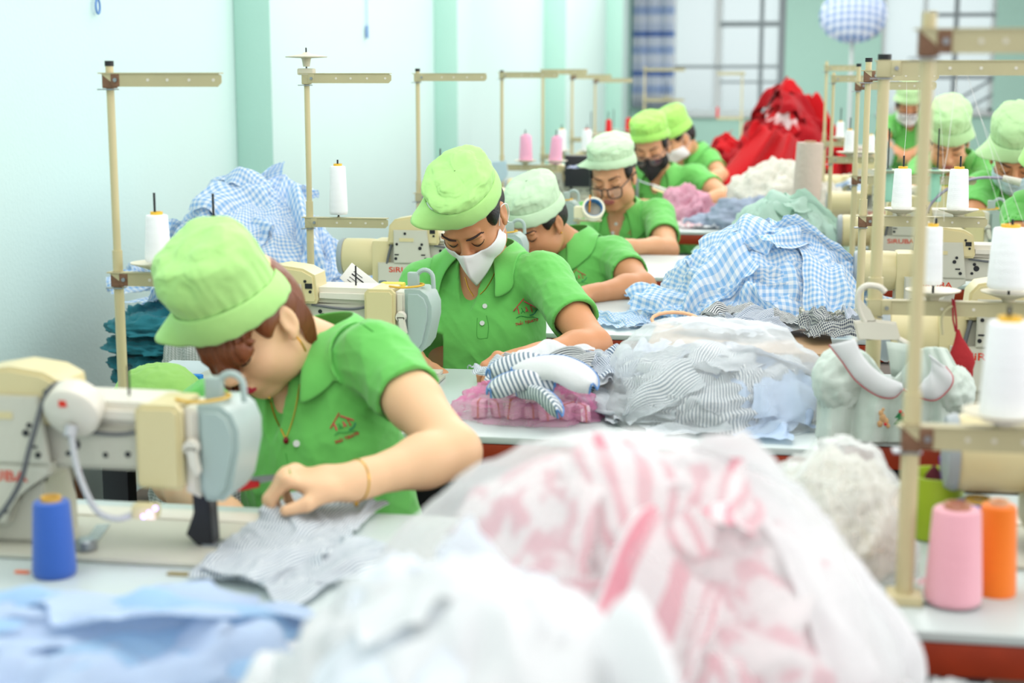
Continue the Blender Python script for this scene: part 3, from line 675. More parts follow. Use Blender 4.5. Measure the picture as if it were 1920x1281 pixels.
def unit(v): v = np.array(v, float); return v / np.linalg.norm(v)
class Head:
    """frame of a head: x to the person's left, y forward, z up"""
    def __init__(s, c, f, roll=0, sc=1.0):
        s.c = np.array(c, float); f = unit(f); u = unit(V3(0, 0, 1) - f * f[2]); l = np.cross(u, f)
        if roll: cr, sr = math.cos(R(roll)), math.sin(R(roll)); l, u = l * cr + u * sr, u * cr - l * sr
        s.M = np.stack([l, f, u], 1) * 1.0; s.s = sc
    def __call__(s, x, y, z): return s.c + s.M @ (V3(x, y, z) * s.s)
    def many(s, P): return s.c + (np.asarray(P) * s.s) @ s.M.T

def head_sdf(F, H, neck, chub=1.0):
    s = H.s; e = lambda c, r, k=.02, op='add': F.ell(H(*c), np.array(r) * s, H.M, k * s, op); c_ = lambda a, b, ra, rb, k=.015, op='add': F.cone(H(*a), H(*b), ra * s, rb * s, k * s, op)
    e((0, -.012, .038), (.074, .094, .086)); e((0, .028, -.035), (.060 * chub, .058, .078), .03); e((0, .062, -.092), (.024, .022, .020), .035)
    for q in (-1, 1):
        e((q * .034 * chub, .058, -.036), (.028, .026, .030), .025); e((q * .046 * chub, .018, -.072), (.022, .032, .026), .03)
        e((q * .031, .105, .008), (.019, .016, .0125), .012, 'cut'); e((q * .031, .0755, .001), (.0155, .0145, .0135), .006)
        e((q * .030, .083, .024), (.024, .010, .008), .014)
        e((q * .0765, -.008, -.004), (.007, .019, .031), .006); e((q * .0835, -.003, .0), (.005, .011, .020), .004, 'cut'); e((q * .0755, .002, -.030), (.006, .010, .010), .006)
        e((q * .0115, .099, -.031), (.0085, .010, .0075), .006)
    c_((0, .083, .014), (0, .106, -.024), .0075, .0105, .012); e((0, .1095, -.027), (.0095, .009, .009), .006)
    e((0, .080, -.062), (.026, .018, .020), .016)
    e((0, .0955, -.0575), (.022, .0065, .0050), .004); e((0, .0945, -.0668), (.018, .0068, .0058), .004); e((0, .105, -.0620), (.020, .0045, .0011), .0015, 'cut')
    F.cone(H(0, -.03, -.05), neck, .050 * s, .056, .03)

def finger(F, p0, d, n, L, r, curl, k=.005):
    """a chain of three tapering bones bending around n"""
    p = np.array(p0, float); d = unit(d); r0 = r
    for i, (f, c) in enumerate(zip((.44, .30, .26), curl)):
        a = R(c); d = d * math.cos(a) + np.cross(n, d) * math.sin(a) + n * (n @ d) * (1 - math.cos(a)); q = p + d * L * f
        F.cone(p, q, r0, r0 * .9, k if i else .010); p = q; r0 *= .9
    return p
def hand_sdf(F, wrist, d, side, up, s=1.0, curl=(30, 45, 30), thumb_in=.5, spread=1.0):
    """palm and five fingers: d to the fingertips, side towards the thumb, up = back of the hand"""
    d = unit(d); up = unit(np.array(up) - d * (np.array(up) @ d)); side_ = np.cross(up, d); side_ = side_ if side_ @ np.array(side) > 0 else -side_
    w = np.array(wrist, float); n = np.cross(d, up); n = n if np.cross(n, d) @ up < 0 else -n     # turning axis that closes the fingers downwards
    M = np.stack([side_, d, up], 1)
    F.cone(w, w + d * .03 * s, .022 * s, .022 * s, .02)
    F.ell(w + d * .052 * s, V3(.039, .047, .014) * s, M, .018); F.ell(w + d * .03 * s + side_ * .02 * s - up * .006 * s, V3(.018, .032, .014) * s, M, .015)
    tips = []
    for i, (o, L, r, f) in enumerate(((.028, .072, .0086, .086), (.0095, .080, .0088, .091), (-.0095, .075, .0084, .088), (-.027, .060, .0074, .080))):
        dd = unit(d + side_ * (.10, .03, -.04, -.13)[i] * spread); tips.append(finger(F, w + d * f * s + side_ * o * s + up * .002, dd, n, L * s, r * s, [c * (1 + .06 * i) for c in curl]))
        F.ell(w + d * (f - .004) * s + side_ * o * s + up * .006 * s, V3(.009, .010, .008) * s, M, .008)
    b = w + d * .028 * s + side_ * .030 * s - up * .006 * s; td = unit(d * .75 + side_ * (.75 - thumb_in * .5) - up * .45)
    p1 = b + td * .034 * s; F.cone(b, p1, .0125 * s, .0100 * s, .012); td2 = unit(td + d * .6 - side_ * .35 * thumb_in); F.cone(p1, p1 + td2 * .030 * s, .0098 * s, .0078 * s, .005); tips.append(p1 + td2 * .03 * s)
    return tips

def cap_mesh(H, material, parent, tip=-55, wob=1, seed=3, tall=.150, tiltb=0.0, flare=.045, bw=.045, front_up=.0, name='work_cap', wide=1.0, ay=.097, oy=-.010, zb=.070):
    rn = np.random.RandomState(seed); P = []; nu, nv = 144, 40; ph = rn.uniform(0, 6.28, 12); so = Vector(rn.uniform(0, 50, 3))
    def base(a): return V3(.0805 * math.sin(a) * wide, ay * math.cos(a) * wide + oy, zb + .016 * math.cos(a) + tiltb * math.cos(a))
    for j in range(nv):
        t = j / (nv - 1); row = []
        for i in range(nu):
            a = 2 * math.pi * i / nu; b = base(a)
            w = (1 - t ** 3.0) ** .5 * (1 + .07 * math.sin(math.pi * min(1, t * 1.3)))
            d = Vector((math.sin(a) * w, math.cos(a) * w, t * 1.4))
            n1 = noise.noise(d * 2.2 + so); n2 = 1 - abs(noise.noise(d * Vector((2.3, 2.3, 2.6)) + so + Vector((n1, 0, n1)) * .8) * 3.0); n3 = 1 - abs(noise.noise(d * 8 + so * 2) * 2.2)
            fold = .0075 * n1 + .0024 * wob * max(0, n2) + .0006 * max(0, n3) - .003
            gather = .0012 * math.sin(26 * a + ph[0] + 2 * n1) * (1 - t) ** 3
            seam = -.0022 * (math.exp(-((math.sin(a - .75)) / .05) ** 2) + math.exp(-((math.sin(a + .75)) / .05) ** 2)) * min(1, 6 * (1 - t))
            r = w + (fold * (.3 + .7 * min(1, t * 4)) + seam + gather) / .09
            z = b[2] - .004 + (tall - b[2]) * math.sin(t * math.pi / 2) ** .85 + fold * .8 * t
            row.append(H(b[0] * r, (b[1] - oy) * r + oy - .006 * t, z))
        P.append(row)
    V = [p for r in P for p in r]; F = [(j * nu + i, j * nu + (i + 1) % nu, (j + 1) * nu + (i + 1) % nu, (j + 1) * nu + i) for j in range(nv - 1) for i in range(nu)]
    F.append(tuple((nv - 1) * nu + i for i in range(nu)))
    o = meshobj(name, V, F, material, parent)
    # the band of the brim, flaring to a point at one side
    V, F = [], []; m = 9; ta = R(tip)
    for j in range(m):
        v = j / (m - 1)
        for i in range(nu):
            a = 2 * math.pi * i / nu; b = base(a); da = (a - ta + math.pi) % (2 * math.pi) - math.pi
            fl = math.exp(-(da / .42) ** 2); back = .5 - .5 * math.cos(a)
            out = (.0025 + .004 * math.sin(v * math.pi) + .007 * v + (flare * v ** 1.3) * fl + .002 * math.sin(3 * a + ph[5]) * v); dn = bw * v * (1 - .42 * fl) * (1 - .25 * back)
            out *= 1 - .55 * back * (1 - fl)
            lift = .004 + front_up * v * math.cos(a)
            n = V3(math.sin(a), math.cos(a), 0); p = b + n * out + V3(0, 0, -dn + lift + .0012 * math.sin(17 * a + ph[6]) * v); V.append(H(*p))
    F = [(j * nu + i, j * nu + (i + 1) % nu, (j + 1) * nu + (i + 1) % nu, (j + 1) * nu + i) for j in range(m - 1) for i in range(nu)]
    q = meshobj('cap_brim', V, F, material, o); s_ = q.modifiers.new('sol', 'SOLIDIFY'); s_.thickness = .0022; s_.offset = 0
    return o

def collar_mesh(H, neck, up, fwd, left, F, material, parent, rad=.056, drop=.055, open_=26, point=.03, rise=.036, name='collar'):
    """fold-over polo collar around the neck, pushed clear of the shirt"""
    V, FF = [], []; nu, nv = 60, 10; a0, a1 = R(open_), R(360 - open_)
    for i in range(nu):
        a = a0 + (a1 - a0) * i / (nu - 1); e = min(i, nu - 1 - i) / (nu - 1); front = math.exp(-(e / .10) ** 2); back = .5 - .5 * math.cos(a)
        n = left * math.sin(a) * 1.08 + fwd * math.cos(a)
        top = neck + n * (rad + .004) + up * (rise * (.35 + .65 * back) - .018 * front)
        for j in range(nv):
            v = j / (nv - 1)
            L = drop + point * front; o = .002 + (.026 + .024 * (1 - back)) * v + (.016 * math.sin(v * math.pi))
            p = top + n * o - up * (L * v ** 1.15) + fwd * (front * .02 * v) + left * (math.sin(a) * .014 * front * v)
            V.append(p)
    V = F.push(V, .0065)
    FF = [(i * nv + j, (i + 1) * nv + j, (i + 1) * nv + j + 1, i * nv + j + 1) for i in range(nu - 1) for j in range(nv - 1)]
    o = meshobj(name, V, FF, material, parent); q = o.modifiers.new('sol', 'SOLIDIFY'); q.thickness = .0035; q.offset = 1
    q = o.modifiers.new('sub', 'SUBSURF'); q.levels = 1; q.render_levels = 1
    return o

def bvh_of(*objs):
    V, Fc = [], []
    for o in objs:
        n = len(V); V += [v.co.copy() for v in o.data.vertices]; Fc += [tuple(i + n for i in p.vertices) for p in o.data.polygons]
    return BVHTree.FromPolygons(V, Fc)
def on_surf(bv, pts, off=.0015):
    out = []
    for (px, py) in pts:
        d = ray(px, py).normalized(); h = bv.ray_cast(EYE, d, 60)
        if h[0] is not None: out.append(h[0] - d * off)
    return out
def trace(name, bv, pts, r, m, parent, off=.001, n=4, seg=6):
    """a thin line lying on a surface (stitching, brows, lettering strokes, chains)"""
    P = on_surf(bv, [(p.x, p.y) for p in spline([(a, b, 0) for a, b in pts], n)] if n > 1 and len(pts) > 2 else pts, off)
    if len(P) < 2: return None
    rr = r if not hasattr(r, '__len__') else [r[0] + (r[1] - r[0]) * abs(2 * i / (len(P) - 1) - 1) for i in range(len(P))]
    return MB().tube(P, rr, seg).build(name, m, parent)
def logo(bv, cx, cy, s, parent, tilt=0, words=True):
    """the embroidered house emblem, stroke by stroke"""
    pk, rd, gn, tl = mat('pink_thread', 'E5275A', .7, var=0), mat('crimson_thread', 'C42B3C', .7, var=0), mat('green_thread', '2E9A4E', .7, var=0), mat('teal_thread', '12806A', .7, var=0)
    c, s_ = math.cos(R(tilt)), math.sin(R(tilt))
    q = lambda pts: [(cx + (x * c - y * s_) * s, cy + (x * s_ + y * c) * s) for x, y in pts]
    strokes = [('logo_roof', [(-22, 11), (-1, -11)], rd, 1.0), ('logo_roof', [(-1, -6), (20, 7)], pk, 1.0), ('logo_wall', [(-14, 5), (-12, 17)], pk, 1.0), ('logo_wall', [(10, 3), (13, 15)], rd, .9),
               ('logo_figure', [(1, 5), (3, 9), (1, 14)], pk, .9), ('logo_figure', [(3, 9), (6, 14)], pk, .7), ('logo_figure', [(-7, 6), (-5, 11), (-8, 16)], gn, .7), ('logo_figure', [(-5, 11), (-1, 16)], gn, .7),
               ('logo_wave', [(8, 21), (16, 19), (22, 12)], tl, .9), ('logo_wave', [(-18, 24), (-9, 21), (3, 24), (12, 24), (24, 28)], gn, .6)]
    L = parent
    root = None
    for nm, pts, m_, w in strokes:
        o = trace(nm, bv, q(pts), (.0011 * w * s ** .5), m_, parent, .0016, 4, 5)
    if words:
        G = {'T': [[(0, 0), (4, 0)], [(2, 0), (2, 6)]], 'H': [[(0, 0), (0, 6)], [(4, 0), (4, 6)], [(0, 3), (4, 3)]], 'A': [[(0, 6), (2, 0), (4, 6)], [(1, 4), (3, 4)]], 'I': [[(1, 0), (1, 6)]], "'": [[(1, -3), (3, -4)]],
             'S': [[(4, 0), (1, 0), (0, 2), (4, 4), (3, 6), (0, 6)]], 'U': [[(0, 0), (0, 5), (2, 6), (4, 5), (4, 0)]], 'O': [[(2, 0), (0, 2), (0, 4), (2, 6), (4, 4), (4, 2), (2, 0)]]}
        x = 0; k = .78; i = 0
        P = []
        for ch in "THAI TSUATO":
            if ch == ' ': x += 4; continue
            ss = G[ch] + ([[(1, -2), (3, -3)]] if (ch == 'A' and i == 2) else [])
            for g in ss: P.append([(-20 + (x + a) * k, 34 + b * k - (x) * .12) for a, b in g])
            x += 3.2 if ch == 'I' else 5.4; i += 1
        mb = MB()
        for g in P:
            w = on_surf(bv, q(g), .0016)
            if len(w) > 1: mb.tube(w, .0007 * s ** .5, 4)
        mb.build('logo_lettering', rd, parent)

def mask_mesh(H, kind, material, parent, F):
    """face masks: folded (pointed ridge) or pleated"""
    V, Fc = [], []; nu, nv = 33, 15
    for j in range(nv):
        v = j / (nv - 1)
        for i in range(nu):
            u = i / (nu - 1) * 2 - 1; au = abs(u)
            if kind == 'fold':
                ridge_y = .118 + .022 * math.sin(min(1, v * 1.25) * math.pi * .55) - .030 * max(0, v - .55) ; ridge_z = -.006 - .112 * v
                edge_y = .018 + .01 * (1 - v); edge_z = -.016 - .035 * v - .008
                t = au ** .92; y = ridge_y * (1 - t) + edge_y * t + .018 * math.sin(math.pi * t) * (1 - .4 * v); z = ridge_z * (1 - t) + edge_z * t - .010 * math.sin(math.pi * t) * (1 - v) - .012 * math.sin(math.pi * t) * v
                x = u * (.070 - .002 * v) * (1 - .0 * v)
            else:
                t = au; x = u * .070; y = (.112 - .004 * v) * (1 - t ** 2.2) + .022 * t ** 2.2 - .012 * v * v + .003 * math.sin(v * 3 * math.pi * 2) * (1 - t); z = -.012 - .088 * v * (1 - .35 * t) - .02 * t
            V.append(H(x, y, z))
    V = F.push(V, .003)
    Fc = [(j * nu + i, j * nu + i + 1, (j + 1) * nu + i + 1, (j + 1) * nu + i) for j in range(nv - 1) for i in range(nu - 1)]
    o = meshobj('face_mask', V, Fc, material, parent); q = o.modifiers.new('sol', 'SOLIDIFY'); q.thickness = .0012; q.offset = 1
    for s in (-1, 1):
        MB().tube(spline([H(s * .068, .022, -.02), H(s * .078, -.0, .018), H(s * .086, -.022, .006), H(s * .082, -.016, -.03), H(s * .067, .024, -.05)], 5), .0012, 6).build('ear_loop', material, o)
    return o
def glasses(H, parent, thick=.0024, col='1E1C1E'):
    m = mat('spectacle_frame_' + col, col, .35, var=0)
    g = bpy.data.objects.new('glasses', None); link(g, parent)
    for s in (-1, 1):
        pts = [(.010, .119, .004), (.030, .119, .010), (.054, .108, .010), (.059, .104, .0), (.055, .108, -.024), (.033, .119, -.029), (.014, .120, -.022), (.010, .119, .004)]
        MB().tube(spline([H(s * x, y - .002, z - .012) for x, y, z in pts], 4), thick, 8).build('lens_rim', m, g)
        V = [H(s * x, y - .002, z - .012) for x, y, z in pts[:-1]]; f = [tuple(range(len(V)))]
        lm = MATS.get('lens')
        if lm is None:
            lm = bpy.data.materials.new('lens'); lm.use_nodes = True; nt = lm.node_tree; t = nt.nodes.new('ShaderNodeBsdfTransparent'); t.inputs[0].default_value = (.93, .95, .96, 1); gl = nt.nodes.new('ShaderNodeBsdfGlossy'); gl.inputs[1].default_value = .05
            ms = nt.nodes.new('ShaderNodeMixShader'); ms.inputs[0].default_value = .10; nt.links.new(t.outputs[0], ms.inputs[1]); nt.links.new(gl.outputs[0], ms.inputs[2]); nt.links.new(ms.outputs[0], nt.nodes['Material Output'].inputs[0]); MATS['lens'] = lm
        meshobj('lens', V, f, lm, g, smooth=False)
        MB().tube([H(s * .058, .102, -.006), H(s * .078, .03, .004), H(s * .083, -.012, .008), H(s * .08, -.026, -.01)], thick, 6).build('temple_arm', m, g)
    MB().tube([H(-.011, .116, -.006), H(0, .1195, -.002), H(.011, .116, -.006)], thick, 6).build('bridge', m, g)
    return g

def person(key, label, loc, P, h=.004):
    """P: world joints.  The figure is grown in its own frame with its origin on the floor below the pelvis"""
    O = np.array([P['pelvis'][0], P['pelvis'][1], 0.0])
    root = thing('person', label, 'person', tuple(O))
    J = {k: np.array(P[k], float) - O for k in ('head', 'neck', 'shL', 'shR', 'elL', 'elR', 'wrL', 'wrR', 'pelvis') if k in P}
    H = Head(J['head'], P['f'], P.get('roll', 0), P.get('hs', 1.0)); s = P.get('s', 1.0)
    up = unit(J['neck'] - J['pelvis']); left = unit(J['shL'] - J['shR']); fwd = unit(np.cross(left, up))
    if fwd[1] > 0: fwd = -fwd
    left = unit(np.cross(up, fwd)); B = np.stack([left, fwd, up], 1)
    allp = [J[k] for k in J if k != 'pelvis' and 'kn' not in k]; lo = np.min(allp, 0) - .16; hi = np.max(allp, 0) + .17; lo[2] = min(lo[2], J['pelvis'][2] + .05)
    lo = np.minimum(lo, J['pelvis'] - [.2, .18, .0]); hi = np.maximum(hi, J['pelvis'] + [.2, .18, 0])
    # ---- skin
    S = Field(lo, hi, h)
    waist = J['pelvis'] + up * .12; chest = J['neck'] * .62 + J['pelvis'] * .38; cw = P.get('cw', 1.0)
    S.ell(chest + fwd * .005, V3(.135 * cw, .092 * cw, .15), B, .05); S.ell(J['neck'] - up * .055 + fwd * .012, V3(.12, .062, .07), B, .05)
    S.ell(J['pelvis'] + up * .08, V3(.13 * cw, .1 * cw, .13), B, .05)
    for q in 'LR':
        if 'sh' + q in J:
            a, b, c = J['sh' + q], J['el' + q], J['wr' + q]; ar = P.get('arm', 1.0)
            S.cone(J['neck'] - up * .035, a, .043, .042, .03); S.cone(a, a + (b - a) * .5, .043 * ar, .041 * ar, .02); S.cone(a + (b - a) * .5, b, .041 * ar, .036 * ar, .02)
            m_ = b + (c - b) * .3; S.cone(b, m_, .037 * ar, .037 * ar, .02); S.cone(m_, b + (c - b) * .85, .037 * ar, .025, .02); S.cone(b + (c - b) * .85, c, .025, .022, .015)
            hk = P.get('hand' + q, {})
            tips = hand_sdf(S, c, hk.get('d', unit(c - b)), hk.get('side', -left if q == 'L' else left), hk.get('up', V3(0, -.2, 1)), s, hk.get('curl', (28, 42, 30)), hk.get('thumb', .5), hk.get('spread', 1.0))
    head_sdf(S, H, J['neck'] - up * .01, P.get('chub', 1.0))
    V, Fq = S.mesh(); V = relax(V, Fq, 1, .35)
    body = fast_mesh('body', V, Fq, [P.get('skin', SK_M), P.get('lip', LIP)], root)
    # lips take their own colour
    ctr = V[Fq].mean(1); lc = (ctr - H.c) @ H.M / H.s; lm_ = (((lc[:, 0] / .0225) ** 2 + ((lc[:, 2] + .0622) / .0105) ** 2) < 1) & (lc[:, 1] > .088); body.data.polygons.foreach_set('material_index', lm_.astype(np.int32))
    # ---- polo shirt
    T = Field(lo, hi, h)
    T.ell(chest + fwd * .008, V3(.152 * cw, .108 * cw, .17), B, .06); T.ell(J['neck'] - up * .058 + fwd * .012, V3(.13, .072, .078), B, .05)
    T.ell(chest + fwd * .055 * cw - up * .02, V3(.12 * cw, .055, .065), B, .06)
    T.ell(J['pelvis'] + up * .08, V3(.150 * cw, .118 * cw, .16), B, .07); T.ell(waist + up * .04, V3(.14 * cw, .108 * cw, .12), B, .06)
    for q in 'LR':
        if 'sh' + q in J:
            a, b = J['sh' + q], J['el' + q]; ar = P.get('arm', 1.0); e = a + (b - a) * P.get('sleeve', .62)
            T.cone(J['neck'] - up * .030, a, .050, .049, .035); T.cone(a, e, .052 * ar, .056 * ar, .04, cut=True)
    T.noise(P.get('fold', .0034), 34, P.get('seed', 1)); T.noise(.002, 70, P.get('seed', 1) + 9)
    for q in 'LR':
        if 'sh' + q in J:
            a, b = J['sh' + q], J['el' + q]; ar = P.get('arm', 1.0); e = a + (b - a) * P.get('sleeve', .62); T.cone(e - (b - a) * .12, e + (b - a) * .2, .045 * ar, .047 * ar, .004, 'cut')
            T.plane_cut(e, unit(b - a), .002, e - .085, e + .085)
    vb = J['neck'] - up * P.get('vdrop', .15) + fwd * P.get('vf', .115); vt = J['neck'] + fwd * .065 - up * .008
    T.cone(J['neck'] - up * .03, J['neck'] + up * .12, .057, .062, .006, 'cut')
    for w in (-.10, 0, .10): T.cone(vt + left * w * .10, vb + fwd * .03, .026, .001, .003, 'cut'); T.cone(vt + fwd * .05 + left * w * .1, vb + fwd * .06, .029, .001, .003, 'cut')
    T.plane_cut(J['pelvis'], V3(0, 0, -1), .004)
    V, Fq = T.mesh(); V = relax(V, Fq, 1, .3)
    shirt = fast_mesh('polo_shirt', V, Fq, P.get('shirt', PG), root)
    collar_mesh(H, J['neck'] + up * .022, up, fwd, left, T, P.get('shirt', PG), shirt, open_=P.get('copen', 30), drop=P.get('cdrop', .068), point=P.get('cpoint', .026))
    # ---- trousers, legs bent on the stool, feet on the floor
    G = Field(V3(-.26, -.62, -.0), V3(.26, .2, J['pelvis'][2] + .12), .011); pz = J['pelvis'][2]
    G.ell((0, 0, pz + .0), (.17 * cw, .14 * cw, .12), None, .05)
    for q in (-1, 1):
        kn = V3(q * .11, -.40, pz - .02); an = V3(q * .12, -.38, .09); G.cone((q * .08, -.02, pz - .02), kn, .085, .062, .04); G.cone(kn, an, .06, .045, .03); G.cone(an - V3(0, 0, .03), an + V3(0, -.14, -.05), .04, .03, .03)
    V2, F2 = G.mesh(); fast_mesh('trousers', V2, F2, M_trou, root)
    # ---- hair
    hc = P.get('hair', 'black')
    hm = M_hairbr if hc == 'brown' else M_hairb
    HF = Field(H.c - .2, H.c + .2, .004 if h < .004 else .005)
    HF.ell(H(0, -.016, .034), V3(.0775, .091, .084) * H.s, H.M, .02); HF.ell(H(0, -.055, -.012), V3(.064, .048, .055) * H.s, H.M, .03)
    for q in (-1, 1): HF.ell(H(q * .068, .020, .02), V3(.011, .022, .035) * H.s, H.M, .015)
    HF.ell(H(0, .075, -.035), V3(.0675, .072, .098) * H.s, H.M, .01, 'cut')
    for q in (-1, 1): HF.ell(H(q * .085, .012, -.035), V3(.035, .042, .047) * H.s, H.M, .008, 'cut')
    HF.plane_cut(H(0, 0, .078), H.M[:, 2], .01)
    V3_, F3 = HF.mesh(); hair = fast_mesh('hair', V3_, F3, hm, root)
    if hc == 'brown':
        # long fringe swept over the forehead, and strands behind the ear
        Vv, Ff = [], []; nu, nv = 120, 12
        for i in range(nu):
            u = i / (nu - 1); a = R(-105 + 175 * u); L = .108 + .038 * math.cos((u - .05) * 2.8) + .003 * math.sin(u * 60)
            L *= 1 if u < .55 else max(.22, 1 - (u - .55) * 1.9)
            for j in range(nv):
                v = j / (nv - 1); bulge = .010 * math.sin(v * math.pi * .8) + .0015 * math.sin(u * 120)
                Vv.append(H((.080 + bulge) * math.sin(a) * (1 - .06 * v), (.094 + bulge) * math.cos(a) - .006 + .006 * v, .062 - L * v))
        Vv = S.push(Vv, .0095); Vv = Vv + S.grad(Vv) * np.array([[.0016 * math.sin((q // nv) * 1.9) + .0012 * math.sin((q // nv) * 5.1)] for q in range(len(Vv))])
        Ff = [(i * nv + j, (i + 1) * nv + j, (i + 1) * nv + j + 1, i * nv + j + 1) for i in range(nu - 1) for j in range(nv - 1)]
        fr = meshobj('fringe', Vv, Ff, hm, hair); q = fr.modifiers.new('sol', 'SOLIDIFY'); q.thickness = .006; q.offset = 1
        mb = MB()
        for k in range(14):
            x0 = .064 + .0005 * k; mb.tube(spline([H(x0, -.026 - .0022 * k, .02), H(x0 + .004, -.028 - .0022 * k, -.03), H(x0 - .004, -.026 - .0018 * k, -.07), H(x0 - .012, -.020, -.105 - .001 * k)], 5), [.0018] * 16, 5)
        mb.build('long_strand', hm, hair)
    cap = cap_mesh(H, P.get('capm', CAP_B), root, tip=P.get('tip', -55), seed=P.get('seed', 1), **P.get('cap', {}))
    # ---- face lines
    for q in (-1, 1):
        if P.get('brows', True):
            pts = [H(q * x, y, z) for x, y, z in ((.013, .094, .020), (.026, .096, .0265), (.040, .088, .028), (.052, .073, .022))]
            pts = S.push(spline(pts, 4), .0004); MB().tube(pts, [.0012 + .0014 * math.sin(math.pi * (.15 + .8 * i / (len(pts) - 1))) for i in range(len(pts))], 6).build('eyebrow', M_brow, root)
        pts = [H(q * x, y, z) for x, y, z in ((.017, .086, -.001), (.024, .089, -.0065), (.033, .089, -.0085), (.042, .083, -.005), (.047, .076, .0))]
        pts = S.push(spline(pts, 4), .0001); MB().tube(pts, [.0006 + .0009 * math.sin(math.pi * i / (len(pts) - 1)) for i in range(len(pts))], 6).build('eyelash', M_lash, root)
    if 'mask' in P: mask_mesh(H, P['mask'][0], P['mask'][1], root, S)
    if 'glasses' in P: glasses(H, root, col=P['glasses'])
    # buttons and placket down the front
    pl = MB(); cc = [vb + fwd * .03 - up * (.004 + .012 * i) for i in range(9)]
    pts = T.push([c - fwd * .05 for c in cc], .0015)
    if P.get('placket', False):
        w = []
        for c in pts: w.append(c)
        for dx in (-.013, .013): MB().tube(T.push([c + left * dx for c in pts], .0004), .0007, 5).build('placket_seam', P.get('shirt', PG), shirt)
        for i in (1, 5): MB().cone(pts[i], pts[i] + fwd * .003, .0052, .0050, 16).build('button', M_btn, shirt)
    bv = None
    return dict(root=root, body=body, shirt=shirt, H=H, S=S, T=T, O=O, J=J, up=up, fwd=fwd, left=left, B=B, lo=lo)

def stool(loc, label):
    t = thing('work_stool', label, 'stool', (loc[0], loc[1], 0)); m = mat('stool_wood', '7A4A2A', .5, var=.2)
    MB().box(-.16, .16, -.14, .14, .40, .435, .006).build('seat', m, t)
    for a in (-1, 1):
        for b in (-1, 1): MB().cone((a * .14, b * .12, 0), (a * .12, b * .1, .40), .016, .016, 8).build('leg', mat('stool_leg', '3A3C40', .5), t)
    return t
def world_bvh(pr, names=('shirt', 'body')):
    V, Fc = [], []
    for n in names:
        o = pr[n]; k = len(V); co = np.empty(len(o.data.vertices) * 3); o.data.vertices.foreach_get('co', co); co = co.reshape(-1, 3) + pr['O']; V += [tuple(c) for c in co]; Fc += [tuple(i + k for i in p.vertices) for p in o.data.polygons]
    return BVHTree.FromPolygons(V, Fc)
def undo(o, pr):
    """traced pieces were made at world positions: bring them into the figure's frame"""
    if o is None: return
    o.data.transform(Matrix.Translation(-Vector(pr['O'])))
def traced(pr, parent, fn):
    before = set(bpy.data.objects); fn(); 
    for o in set(bpy.data.objects) - before: undo(o, pr)
# ------------------------------------------------------------------ the workers
A = lambda px, py, Y: np.array(at(px, py, Y))
M_mw = mat('white_mask_fabric', 'E9EAEA', .7, var=.02); M_mb = mat('black_mask_fabric', '18181A', .75, var=.1); M_ml = mat('blue_mask_fabric', 'BFD9E2', .7, var=.02)
CAST = {}
def dbg(k, P):
    for q in 'LR':
        if 'sh' + q in P: print(k, q, 'upper %.2f fore %.2f' % (np.linalg.norm(P['sh' + q] - P['el' + q]), np.linalg.norm(P['el' + q] - P['wr' + q])))
    print(k, 'shoulders %.2f' % np.linalg.norm(P['shL'] - P['shR']), 'neck-head %.2f' % np.linalg.norm(P['neck'] - P['head']), 'head z %.2f pelvis z %.2f' % (P['head'][2], P['pelvis'][2]))
def cast(k, label, P, h, st_label):
    dbg(k, P); r = person(k, label, None, P, h); CAST[k] = r; stool((P['pelvis'][0], P['pelvis'][1] + .02), st_label); return r
Z_ = lambda p, z: np.array([p[0], p[1], z])
# worker 1: brown fringe, head bent down to her machine
P1 = dict(head=A(473, 606, 2.28), f=(-.26, -.72, -.64), roll=8, neck=A(594, 655, 2.40), shL=A(706, 668, 2.32), shR=A(392, 775, 2.50), elL=A(852, 848, 2.14), wrL=A(655, 906, 2.00), elR=A(330, 900, 2.40), wrR=A(425, 965, 2.13),
          pelvis=Z_(A(640, 1100, 2.36), .50), skin=SK_L, lip=LIPR, hair='brown', capm=CAP_B, tip=-50, seed=4, hs=.91, handL=dict(d=(-.95, -.22, .10), side=(-.1, -.9, -.3), up=(.1, .0, 1), curl=(58, 34, 22), spread=.5), handR=dict(d=(.15, -.9, -.15), side=(.5, 0, -.4), up=(0, -.2, 1)), cap=dict(tall=.205, bw=.052, flare=.05, tiltb=.010, wide=1.07, ay=.084, oy=.004, zb=.080), sleeve=.44, brows=True, cw=.98, vdrop=.17, fold=.004)
c1 = cast('w1', 'woman with brown fringe and gold earring bent over the nearest sewing machine', P1, .0032, 'wooden stool under the brown fringe worker')
# worker 2: white folded mask
P2 = dict(head=A(884, 402, 3.35), hs=.93, f=(-.06, -.68, -.73), roll=6, neck=A(908, 490, 3.47), shL=A(1022, 520, 3.41), shR=A(796, 536, 3.45), elL=A(1113, 650, 3.19), wrL=A(1005, 668, 3.05), elR=A(742, 668, 3.31), wrR=A(820, 712, 3.09),
          pelvis=Z_(A(895, 760, 3.43), .50), skin=SK_M, capm=CAP_B, tip=-52, seed=7, mask=('fold', M_mw), cap=dict(tall=.146, bw=.046, flare=.045, zb=.092), sleeve=.64, cw=1.02, vdrop=.155, fold=.003)
c2 = cast('w2', 'woman in a white folded mask and bright green cap, emblem on her polo shirt', P2, .0036, 'wooden stool under the white mask worker')
P3 = dict(head=A(1010, 416, 4.40), hs=.90, roll=-2, f=(-.45, -.72, -.54), neck=A(1062, 458, 4.54), shL=A(1150, 480, 4.50), shR=A(985, 505, 4.62), elL=A(1203, 538, 4.28), wrL=A(1105, 552, 4.12), elR=A(960, 560, 4.48), wrR=A(985, 590, 4.18),
          pelvis=Z_(A(1075, 620, 4.51), .50), skin=SK_M, capm=CAP_P, tip=-50, seed=12, cap=dict(tall=.155, bw=.045, flare=.015), sleeve=.60, cw=1.05, arm=1.05)
